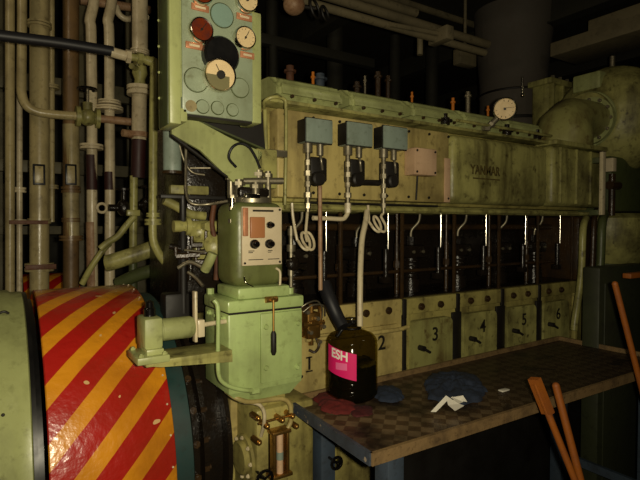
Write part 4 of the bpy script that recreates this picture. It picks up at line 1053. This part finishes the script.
if c:
    n_ = Vector((0, c.y - AY, c.z - AZ)).normalized(); q.tube([c + Vector((-0.02, 0, 0)), c + n_ * 0.008, c + Vector((0.012, 0, 0.0))], 0.004)
q.outs('screw_or_clip', 'ink', gn)
# second striped guard beyond the pipes
sg = MB().lathe([(0.0, 0), (0.30, 0), (0.30, 0.3), (0, 0.3)], (-0.90, 2.0, 0.95), (1, 0, 0), 48).box((-0.88, 1.8, 0.0), (-0.62, 2.2, 0.75))
sg = sg.out('shaft_guard', stripes('far_red_yellow_stripes', 0.14, 1.0, 0.2, 0.5), sharp=50)
tag(sg, 'distant red and yellow striped guard glimpsed behind the left pipes', 'guard')

# ------------------------------------------------------------------ left-hand pipes
def vpipe(nm, label, pts, r, Y, m_, flanges=(), bands=(), base=None, cat='pipe'):
    """pts pixel path, flanges [(py, half width px, height px)], bands [(py0, py1, material)]"""
    P = [at(p[0], p[1], Y=Y + (p[2] if len(p) > 2 else 0)) for p in pts]
    if base is not None: P.append(Vector((P[-1].x, P[-1].y, base)))
    lo = min(P, key=lambda v: v.z)
    o = thing(nm, label, cat, (lo.x, lo.y, lo.z))
    smooth = len(pts) > 2 or False
    MB().tube(P, r, n=20, smooth=smooth, sub=5).out('pipe_run', m_, o)
    pxc = pts[len(pts) // 2][0]
    for f in flanges:
        py, hw, hh = f[0], f[1], f[2]; fx = f[3] if len(f) > 3 else pxc
        c = at(fx, py, Y=Y); sc_ = (c - CAM).dot(fw) / F
        MB().cyl((c.x, Y, c.z - hh * sc_ / 2), (c.x, Y, c.z - 0.1 * hh * sc_), hw * sc_, n=24).cyl((c.x, Y, c.z + 0.1 * hh * sc_), (c.x, Y, c.z + hh * sc_ / 2), hw * sc_, n=24).cyl((c.x, Y, c.z - hh * sc_ * .2), (c.x, Y, c.z + hh * sc_ * .2), hw * sc_ * 0.8, n=24).out('flange', f[4] if len(f) > 4 else m_, o)
    for bnd in bands:
        a, b = at(pxc if len(bnd) < 4 else bnd[3], bnd[0], Y=Y), at(pxc if len(bnd) < 4 else bnd[3], bnd[1], Y=Y)
        MB().cyl((a.x, Y, b.z), (a.x, Y, a.z), r * 1.03, n=20).out('painted_band', bnd[2], o)
    return o
TOP = -40
vpipe('thin_pipe', 'leftmost thin upright tan pipe by the picture edge', [(10, TOP), (10, 300)], 0.020, 1.15, 'tan', base=0.0)
vpipe('thin_pipe', 'second thin cream pipe standing close beside the leftmost one', [(19.5, TOP), (19.5, 300)], 0.013, 1.2, 'cream', flanges=((190, 6, 5), (222, 7, 5)), base=0.0)
vpipe('bent_pipe', 'tan pipe that drops down then bends sharply right to a valve', [(22, TOP, 0), (22, 30, 0), (21.5, 80, 0), (22, 95, 0), (27, 106, 0), (38, 112, 0), (55, 114.5, 0), (76, 116, 0)], 0.020, 1.05, 'tan')
vpipe('thick_pipe', 'thick upright olive-tan pipe with a square painted mark', [(39.5, TOP), (39.5, 300)], 0.042, 1.15, 'tan', flanges=((25, 11, 5), (221, 10.5, 5), (267, 13, 8)), base=0.0)
vpipe('thin_pipe', 'thin dim pipe just right of the thick olive-tan pipe', [(52, TOP), (52, 222)], 0.013, 1.35, 'tan', flanges=((87, 7, 4), (187, 6, 4)))
vpipe('thick_pipe', 'brown thick pipe with a collar, painted darker than its neighbours', [(71, TOP), (71, 300)], 0.038, 1.25, 'brown', flanges=((190, 9, 6), (220, 8.6, 4), (238, 11, 5)), base=0.0, bands=((192, 236, 'tan'), (125, 186, 'tan')))
vpipe('kinked_pipe', 'cream pipe with kinked top and rusty lower end, left of the pair', [(95, TOP), (94, 0), (90, 20), (91, 28), (91.5, 60), (92, 110), (92, 200), (93, 300)], 0.0245, 1.1, 'cream', flanges=((147, 11, 5),), bands=((155, 190, 'maroon'), (222, 292, 'rusty')), base=0.0)
vpipe('kinked_pipe', 'cream pipe with kinked top and bolted flange, right of the pair', [(113, TOP), (112, 0), (108, 20), (109, 28), (109.5, 60), (109.5, 110), (110, 180), (110, 300)], 0.0245, 1.1, 'cream', flanges=((103, 11, 4), (109, 13, 4)), bands=((172, 190, 'maroon'),), base=0.0)
hp = vpipe('valve_pipe', 'thick grey-white pipe with valve and flanges below the black hose end', [(140, TOP), (140, 55)], 0.037, 0.95, 'cream', flanges=((52, 9, 4), (91, 12.5, 9)))
a = at(140, 55, Y=0.95); b = at(140, 86, Y=0.95)
MB().lathe([(0.028, 0), (0.024, 0.03), (0.036, 0.06), (0.030, 0.11), (0.022, 0.13), (0.02, (a.z - b.z))], b, (0, 0, 1), 20).cyl((b.x, 0.95, (a.z + b.z) / 2), (b.x - 0.05, 0.90, (a.z + b.z) / 2), 0.014).out('valve_body', 'green_d', hp)
a = at(139.5, 95, Y=0.95); b = at(139, 140, Y=0.95)
MB().cyl(b, a, 0.035, n=20).out('lower_run', 'cream', hp)
c = at(138, 135, Y=0.95); MB().cyl((c.x, 0.95, c.z - 0.012), (c.x, 0.95, c.z + 0.012), 0.052, n=24).cyl((c.x, 0.95, c.z), (c.x - 0.075, 0.93, c.z), 0.018).out('flange', 'rusty', hp)
a = at(139, 138, Y=0.95); b = at(138, 178, Y=0.95)
MB().cyl(b, a, 0.034, n=20).out('maroon_section', 'maroon', hp)
a = at(134, 176, Y=0.95); b = at(133, 262, Y=0.95)
MB().cyl(b, a, 0.019, n=20).box((b.x - 0.03, 0.92, at(133, 216, Y=0.95).z), (b.x + 0.03, 0.98, at(133, 210, Y=0.95).z), 0.004).out('narrow_section', 'green_d', hp)
MB().cyl(Vector((b.x, 0.95, 0.0)), b, 0.02).out('foot_run', 'green_s', hp)
gpz = vpipe('green_pipe', 'upright green pipe beside the gauge board carrying the black hose elbow', [(154.5, 66), (153.5, 120), (153, 200), (153, 236), (157, 250), (165, 262), (172, 268)], 0.0165, 0.45, 'green_d', flanges=((222, 8, 6), (215, 6.5, 4)))
# black hose
H = [at(-60, 27, Y=0.45), at(-20, 33, Y=0.45), at(20, 38, Y=0.45), at(60, 43, Y=0.45), at(95, 48.5, Y=0.45), at(113, 51.5, Y=0.45)]
hs = thing('black_hose', 'long black rubber hose crossing in front of the left pipes', 'hose', H[-1])
MB().tube(H, 0.0195, n=20).out('rubber', 'black', hs)
a = at(111, 52, Y=0.45); b = at(126, 56, Y=0.45); c = at(148, 60, Y=0.45)
MB().cyl(a, b, 0.019, n=18).cyl(b, b + (c - b) * 0.2, 0.026, n=6).out('ferrule', 'cream', hs)
MB().cyl(b, c, 0.015, n=14).cyl(b + (c - b) * 0.5, b + (c - b) * 0.75, 0.024, n=6).tube([c - Vector((0.01, 0, 0)), c + Vector((0.012, 0, -0.004)), at(154, 62, Y=0.45), at(154.5, 72, Y=0.45)], 0.018).out('elbow', 'green_d', hs)
# valve at the end of the bent pipe
vv = thing('globe_valve', 'dirty globe valve with small black handwheel among the left pipes', 'valve', at(85, 118, Y=1.05))
a = at(76, 116, Y=1.05)
MB().cyl(a, a + Vector((0.018, 0, 0)), 0.048, n=20).cyl(a + Vector((0.018, 0, 0)), a + Vector((0.085, 0, 0)), 0.028).cyl(a + Vector((0.085, 0, 0)), a + Vector((0.103, 0, 0)), 0.048, n=20).sph(a + Vector((0.052, 0, 0)), 0.042).cyl(a + Vector((0.052, 0, 0)), a + Vector((0.052, 0, 0.07)), 0.022, n=12).out('valve_body', 'green_d', vv)
MB().cyl(a + Vector((0.052, -0.0, 0.07)), a + Vector((0.052, -0.0, 0.135)), 0.007).out('valve_stem', 'steel', vv)
hw = MB().ring(a + Vector((0.052, -0.0, 0.135)), (0, 0, 1), 0.04, 0.006, 24)
for i in range(4): hw.cyl(a + Vector((0.052, 0, 0.135)), a + Vector((0.052 + 0.04 * math.cos(i * PI / 2), 0.04 * math.sin(i * PI / 2), 0.135)), 0.004, n=6)
hw.out('handwheel', 'knob', vv)
b = a + Vector((0.103, 0, 0)); e = at(137, 121, Y=1.02)
tag(MB().cyl(b, Vector((e.x, 1.05, b.z)), 0.019, n=16).out('cross_pipe', 'rusty'), 'short horizontal rusty cream pipe from the globe valve to the right', 'pipe')
# small cross pipe at the top
c = at(80, 0, Y=1.3); d = at(150, 10, Y=1.3)
tag(MB().cyl(c, d, 0.022, n=16).out('cross_pipe', 'rusty'), 'rusty horizontal pipe at the top behind the kinked pipes', 'pipe')
a = at(118, 2, Y=1.2)
tag(MB().tube([at(116, 6, Y=1.2), at(119, 14, Y=1.2), at(126, 19, Y=1.2), at(135, 18, Y=1.2), at(146, 17, Y=1.0)], 0.016).out('small_elbow', 'cream'), 'small cream elbow near the top between two upright pipes', 'pipe')
# small plates (painted square marks) on thick pipes
for px, Yp, rr, lb in ((39, 1.15, 0.042, 'green square mark clipped on the thick olive-tan pipe'), (71, 1.25, 0.038, 'green square mark clipped on the brown pipe')):
    a = at(px, 164, Y=Yp - rr - 0.006); b = at(px, 185, Y=Yp - rr - 0.006)
    o = thing('pipe_tag', lb, 'tag', (a.x, Yp - rr, b.z))
    MB().box((a.x - 0.026, a.y, b.z), (a.x + 0.026, Yp - rr + 0.02, a.z), 0.003).out('frame', 'blackp', o)
    MB().box((a.x - 0.017, a.y - 0.002, b.z + 0.01), (a.x + 0.017, a.y + 0.001, a.z - 0.01), 0.001).out('plate', 'tan', o)
# thick green elbow below
o = tag(MB().tube([at(107, 263, Y=0.75), at(112, 262, Y=0.74), at(128, 257, Y=0.72), at(146, 251, Y=0.70), at(165, 244, Y=0.68), at(182, 236, Y=0.66)], lambda t: 0.036, n=22).out('thick_elbow_pipe', 'green_d'), 'thick shiny green pipe lying diagonally above the striped drum', 'pipe')
o = tag(MB().tube([at(118, 284, Y=0.85), at(135, 276, Y=0.8), at(155, 270, Y=0.75), at(180, 268, Y=0.72)], 0.030, n=18).out('lower_elbow_pipe', 'green_s'), 'dark green pipe under the shiny diagonal one', 'pipe')
tp([(82, 284, 0.95), (92, 266, 0.93), (103, 250, 0.92), (110, 243, 0.92)], 0.014, 'green_d', 'diagonal_pipe', 'thin green pipe slanting up from the top of the striped drum')
tp([(100, 249, 0.88), (107, 243, 0.88), (118, 236, 0.88), (126, 226, 0.88), (134, 217, 0.88)], 0.015, 'green_d', 'curved_pipe', 'curved green pipe joining the slanting pipe to the valve pipe')
# black blobs of valve gear between pipes
for px, py, ln, lb in ((124, 208, 0.07, 'black oily valve between the kinked pipe and valve pipe'), (148, 205, 0.05, 'black oily valve left of the upright green pipe')):
    c = at(px, py, Y=0.97)
    o = MB().sph(c, 0.038, (0.9, 0.9, 1.1)).cyl(c + Vector((-ln, 0, 0)), c + Vector((ln * 0.9, 0, 0)), 0.017).cyl(c, c + Vector((0, 0, 0.09)), 0.012).cyl(c + Vector((0, 0, 0.085)), c + Vector((0, 0, 0.095)), 0.035).out('oily_valve', 'oily')
    tag(o, lb, 'valve')
for px, py in ((102, 208),):
    c = at(px, py, Y=1.06); tag(MB().ring(c, (0, -1, 0), 0.022, 0.007, 20).out('hose_clip', 'cream'), 'cream hose clip ring between the two kinked pipes', 'clip')
# brackets between pipes
a = at(9, 222, Y=1.11); b = at(48, 224, Y=1.11)
tag(MB().box((a.x, 1.095, a.z - 0.01), (b.x, 1.108, a.z + 0.008), 0.002).out('pipe_bracket', 'rust'), 'flat bracket clamping the leftmost pipes at mid height', 'bracket')
a = at(25, 267, Y=1.10); b = at(56, 268, Y=1.10)
tag(MB().box((a.x, 1.08, a.z - 0.014), (b.x, 1.105, a.z + 0.010), 0.002).out('pipe_bracket', 'rust'), 'flat bracket clamping the thick olive-tan pipe above the drum', 'bracket')

# ------------------------------------------------------------------ filter group behind the governor
fg = thing('filter_unit', 'grey filter bowl with bright pipe and green bar behind the gauge board', 'filter', (-0.62, 0.3, 1.4))
a = at(172, 130, Y=0.10); b = at(172, 171, Y=0.10)
MB().cyl((a.x, 0.10, b.z), (a.x, 0.10, a.z), 0.030, n=24).out('bowl', 'switch', fg)
MB().cyl((a.x, 0.10, b.z - 0.01), (a.x, 0.10, b.z), 0.034, n=24).cyl((a.x, 0.10, a.z), (a.x, 0.10, a.z + 0.02), 0.036, n=24).outs('bowl_cap', 'oily2', fg)
a2 = at(170, 189, Y=0.08); b2 = at(208, 188, Y=0.08)
MB().box((a2.x, 0.07, a2.z - 0.016), (b2.x, 0.10, a2.z + 0.014), 0.004).out('green_bar', 'green_d', fg)
MB().box((at(160, 192, Y=0.1).x, 0.09, a2.z - 0.03), (at(235, 196, Y=0.1).x, 0.12, a2.z - 0.018), 0.002).out('shelf_plate', 'darkmetal', fg)
MB().tube([at(186, 140, Y=0.05), at(186, 165, Y=0.04), at(186, 190, Y=0.0), at(189, 201, Y=-0.02), at(196, 204.5, Y=-0.03), at(210, 204, Y=-0.04), at(228, 201, Y=-0.08)], 0.0048).out('bright_pipe', 'steel', fg)
MB().tube([at(178, 140, Y=0.08), at(184, 160, Y=0.08), at(192, 172, Y=0.08), at(205, 175, Y=0.06)], 0.004).tube([at(190, 168, Y=0.1), at(232, 168, Y=0.06)], 0.004).outs('thin_pipe', 'steel', fg)
x_ = at(183, 230, Y=0.1).x
MB().cyl((x_, 0.1, 1.25), (x_, 0.1, at(183, 196, Y=0.1).z), 0.012).out('post', 'darkmetal', fg)
tp([(205, 270, -0.02), (209, 262, -0.04), (213, 253, -0.05)], 0.016, 'green', 'short_stub_pipe', 'short yellow-green stub pipe tilted beside the governor column')
vg = thing('valve_block', 'oily green valve block with nuts left of the governor column', 'valve', (-0.53, 0.12, 1.25))
a = at(202, 232, Y=0.1)
v_ = MB().sph(a, 0.045, (1.1, 0.8, 0.9)).cyl(a + Vector((-0.10, 0, 0.02)), a + Vector((0.06, 0, 0.02)), 0.02).cyl(a + Vector((0.0, -0.03, 0.02)), a + Vector((0.0, -0.07, 0.02)), 0.018, n=6).cyl(a + Vector((-0.06, 0, 0.02)), a + Vector((-0.045, 0, 0.02)), 0.032).box(a + Vector((-0.03, -0.02, -0.10)), a + Vector((0.03, 0.03, -0.03)), 0.006)
v_.out('valve_body', 'green_d', vg)
q = MB(); rr = random.Random(11)
for px, py in ((192, 245), (188, 255), (199, 252), (214, 262), (196, 262), (176, 256), (206, 240), (214, 240)):
    c = at(px, py, Y=0.06); l_ = rr.uniform(0.02, 0.05)
    q.cyl(c, c + Vector((l_, -0.01, 0.0)), 0.010, n=6).cyl(c, c + Vector((0, 0, 0.03)), 0.006, n=8)
q.outs('nut', 'oily2', vg)
MB().tube([at(178, 268, Y=0.05), at(190, 262, Y=0.03), at(204, 268, Y=0.0)], 0.007).tube([at(188, 272, Y=0.05), at(196, 278, Y=0.03), at(203, 286, Y=0.0)], 0.006).tube([at(184, 250, Y=0.05), at(205, 252, Y=0.05)], 0.004).outs('small_pipe', 'steel', vg)
MB().tube([at(214, 205, Y=0.04), at(212, 225, Y=0.03), at(217, 250, Y=0.03), at(216, 280, Y=0.03)], 0.009).out('brown_pipe', 'rust', vg)
MB().tube([at(164, 200, Y=0.12), at(176, 206, Y=0.12), at(190, 214, Y=0.12), at(205, 216, Y=0.12)], 0.016).out('green_branch', 'green_d', vg)
MB().lathe([(0.0, 0), (0.03, 0), (0.036, 0.01), (0.036, 0.03), (0.02, 0.04), (0, 0.04)], at(214, 246, Y=0.05), (-0.3, -1, 0.2), 20).out('round_cap', 'green_d', vg)
MB().tube([at(170, 246, Y=0.12), at(182, 250, Y=0.1), at(190, 262, Y=0.08), at(190, 280, Y=0.08)], 0.010).out('black_branch', 'oily', vg)
MB().box((-0.56, 0.09, 1.19), (-0.47, 0.16, 1.32), 0.01).out('block_base', 'darkmetal', vg)
MB().box((-0.50, 0.13, 1.30), (-0.48, 0.15, 1.50), 0.004).out('support_post', 'darkmetal', vg)

# ------------------------------------------------------------------ overhead runs
def over(px, py, Y, r, lb, x0=-0.6, x1=2.6, m_='over', nm='overhead_pipe'):
    c = at(px, py, Y=Y)
    o = MB().cyl((x0, Y, c.z), (x1, Y, c.z), r, n=14)
    return tag(o.out(nm, m_), lb, 'pipe', None)
over(345, 13, 0.55, 0.022, 'lowest bright overhead pipe crossing above the engine', 0.15, 1.62)
over(370, 9, 0.75, 0.028, 'second overhead pipe running behind the lowest bright one', 0.0, 1.9)
over(400, 8, 0.95, 0.03, 'third overhead pipe, higher and further back', 0.2, 1.4)
over(430, 10, 1.35, 0.03, 'farthest overhead pipe behind the others near the exhaust trunk', 0.2, 3.0)
c = at(444, 33, Y=0.5)
tag(MB().box((c.x - 0.03, 0.45, c.z - 0.05), (c.x + 0.03, 0.60, c.z + 0.03), 0.006).cyl((c.x, 0.52, c.z), (c.x - 0.40, 0.52, c.z - 0.03), 0.014, n=10).out('pipe_hanger', 'over'), 'pale hanger block with side arm under the overhead pipes', 'bracket')
c = at(420, 43, Y=0.6)
tag(MB().cyl((c.x, 0.6, c.z - 0.07), (c.x, 0.6, c.z + 0.03), 0.018, n=12).out('hanging_stub', 'over'), 'short stub hanging from the hanger arm', 'pipe')
c = at(469, 57, Y=1.0)
tag(MB().box((c.x - 0.09, 1.0, c.z - 0.06), (c.x + 0.09, 1.08, c.z + 0.06), 0.01).cyl((c.x, 1.04, c.z + 0.05), (c.x, 1.04, 3.3), 0.012).out('lamp_box', 'over'), 'pale rounded box in the dark left of the exhaust trunk', 'box')
# valve top near gauge board top right
c = at(294, 5, Y=0.4)
o = thing('overhead_valve', 'cream flanged valve with dark handwheel above the receiver', 'valve', c)
MB().sph(c, 0.05, (1, 1, 0.9)).cyl(c, c + Vector((-0.02, 0, 0.12)), 0.03).out('body', 'rusty', o)
MB().ring(c + Vector((0.10, -0.02, 0.0)), (0.6, -1, 0.2), 0.045, 0.006, 24).cyl(c, c + Vector((0.10, -0.02, 0.0)), 0.010).ring(c + Vector((0.17, 0.0, 0.0)), (0.6, -1, 0.2), 0.035, 0.006, 24).out('handwheel', 'darkmetal', o)
# pale beam at the upper right
a = at(550, 57, X=2.4); b = at(640, 30, X=2.4)
bm_ = MB().box((2.4, b.y - 0.7, a.z - 0.0), (2.75, a.y, a.z + 0.10), 0.006)
tag(bm_.out('air_duct', 'over'), 'pale rectangular air duct crossing the upper right corner', 'duct')
tag(MB().box((2.45, b.y - 0.7, a.z + 0.101), (2.70, a.y - 0.25, a.z + 0.19), 0.006).out('upper_duct', 'over'), 'second dull duct stacked on the pale rectangular one', 'duct')
# dim machinery silhouettes behind the engine
for i, (px, y0, wd_, lb) in enumerate(((272, 25, 0.05, 'dim upright pipe behind the first rocker cover'), (335, 30, 0.07, 'dim wide upright pipe behind the second rocker cover'), (395, 48, 0.05, 'dim upright pipe behind the orange rods'), (432, 60, 0.06, 'dim upright pipe left of the exhaust trunk'))):
    c = at(px, y0, Y=1.9)
    tag(MB().cyl((c.x, 1.9, 0.0), (c.x, 1.9, 3.28), wd_, n=16).out('background_pipe', 'wall'), lb, 'pipe')
c = at(330, 55, Y=1.6)
tag(MB().box((c.x - 0.7, 1.55, c.z - 0.04), (c.x + 0.4, 1.62, c.z + 0.03), 0.005).cyl((c.x - 0.5, 1.58, 0.0), (c.x - 0.5, 1.58, c.z), 0.03).out('cable_tray', 'wall'), 'dim horizontal tray in the dark behind the engine top', 'cable tray')

# ------------------------------------------------------------------ right-hand end: uprights, casing, orange rails
xr = at(603, 180, Y=-0.12).x
wbz = thing('white_upright', 'narrow cream upright bar at the far end of the engine', 'bar', (xr, -0.12, 1.6))
MB().box((xr - 0.022, -0.13, at(603, 215, Y=-0.12).z), (xr + 0.010, -0.11, at(603, 152, Y=-0.12).z), 0.003).out('bar', 'cream', wbz)
MB().box((xr - 0.03, -0.11, 1.61), (xr + 0.03, 0.02, 1.64), 0.003).box((xr - 0.03, -0.11, 1.9), (xr + 0.03, 0.02, 1.93), 0.003).outs('bar_bracket', 'green_s', wbz)
sc = thing('sensor_box', 'small pale square sensor box right of the cream upright bar', 'box', at(615, 170, Y=-0.05))
c = at(615, 165, Y=-0.05)
MB().box((c.x - 0.04, -0.06, c.z - 0.04), (c.x + 0.0, 0.0, c.z + 0.04), 0.004).out('box', 'plate', sc)
MB().cyl((c.x + 0.01, -0.03, c.z - 0.30), (c.x + 0.01, -0.03, c.z - 0.05), 0.018).cyl((c.x - 0.04, -0.04, c.z - 0.12), (c.x + 0.06, -0.04, c.z - 0.12), 0.025).out('pipe_below', 'oily2', sc)
MB().box((c.x - 0.03, -0.02, c.z - 0.03), (c.x + 0.0, 0.12, c.z + 0.02)).out('back_bracket', 'darkmetal', sc)
ec = thing('end_casing', 'large curved dirty green casing beneath the turbocharger', 'casing', (2.35, 0.1, 0))
MB().lathe([(0, 0), (0.20, 0), (0.20, 0.35), (0.17, 0.42), (0.22, 0.50), (0.26, 0.62), (0.25, 0.72), (0.2, 0.75), (0, 0.75)], (2.33, 0.12, 0.88), (0, 0, 1), 36).out('volute', 'green_d', ec, sharp=50)
MB().cyl((2.33, 0.12, 0.0), (2.33, 0.12, 0.88), 0.17, n=30).ring((2.33, 0.12, 1.30), (0, 0, 1), 0.17, 0.02).out('stand', 'green_s', ec)
for px, y0, y1, Y, r_, m_, lb in ((583, 222, 330, -0.10, 0.018, 'green_d', 'leftmost greenish pipe of the group at the engine end'), (594, 214, 322, -0.08, 0.015, 'oily2', 'oily brown pipe between greenish pipes at the engine end'), (602, 218, 318, -0.13, 0.022, 'green_s', 'dark green pipe nearest the curved casing')):
    tp([(px + 3, y0 - 4, Y + 0.05), (px, y0 + 8, Y), (px - 2, (y0 + y1) / 2, Y), (px - 8, y1 - 10, Y), (px - 9, y1, Y)], r_, m_, 'end_pipe', lb)
bxr = thing('green_cabinet', 'dull green cabinet low at the right edge behind orange rails', 'cabinet', (2.5, -0.45, 0))
a = at(600, 268, Y=-0.26)
MB().box((a.x, -0.26, 0.0), (a.x + 0.5, -0.17, at(598, 268, Y=-0.26).z), 0.01).out('cabinet_body', 'cabinet', bxr)
MB().box((a.x + 0.04, -0.268, 0.1), (a.x + 0.46, -0.26, at(598, 284, Y=-0.26).z), 0.006).out('cabinet_door', 'cabinet', bxr)

def pole(pts, r, nm, lb):
    P = [at(*p[:2], Y=p[2]) for p in pts]
    top_, nxt = P[0], P[1]
    d = (nxt - top_).normalized(); k_ = (0.0 - top_.z) / d.z
    foot = top_ + d * k_
    return thing(nm, lb, 'pole', foot), top_, foot
o, t_, f_ = pole([(536, 383, -0.68), (574, 478, -0.75)], 0.012, 'orange_pole', 'orange pole with a flat bracket head in front of the tray')
MB().cyl(f_, t_, 0.0105, n=14).out('shaft', 'orange', o)
dd = (f_ - t_).normalized()
MB().rail(t_ - dd * 0.015, t_ + dd * 0.10, 0.018, 0.036).out('flat_head', 'orange', o)
o, t_, f_ = pole([(556, 386, -0.66), (580, 478, -0.72)], 0.012, 'orange_pole', 'plain round orange pole right of the bracket-headed one')
MB().cyl(f_, t_, 0.012, n=14).sph(t_, 0.012).out('shaft', 'orange', o)
o, t_, f_ = pole([(615, 284, -0.66), (640, 382, -0.70)], 0.012, 'orange_pole', 'orange pole leaning at the far right edge')
MB().cyl(f_, t_, 0.0105, n=14).sph(t_, 0.0105).out('shaft', 'orange', o)
c = at(632, 275, Y=-0.40)
tag(MB().box((c.x - 0.05, -0.42, c.z - 0.014), (c.x + 0.2, -0.38, c.z + 0.010), 0.004).box((c.x + 0.17, -0.42, 0), (c.x + 0.2, -0.38, c.z), 0.003).out('orange_rail', 'orange'), 'short horizontal orange rail at the right picture edge', 'rail')
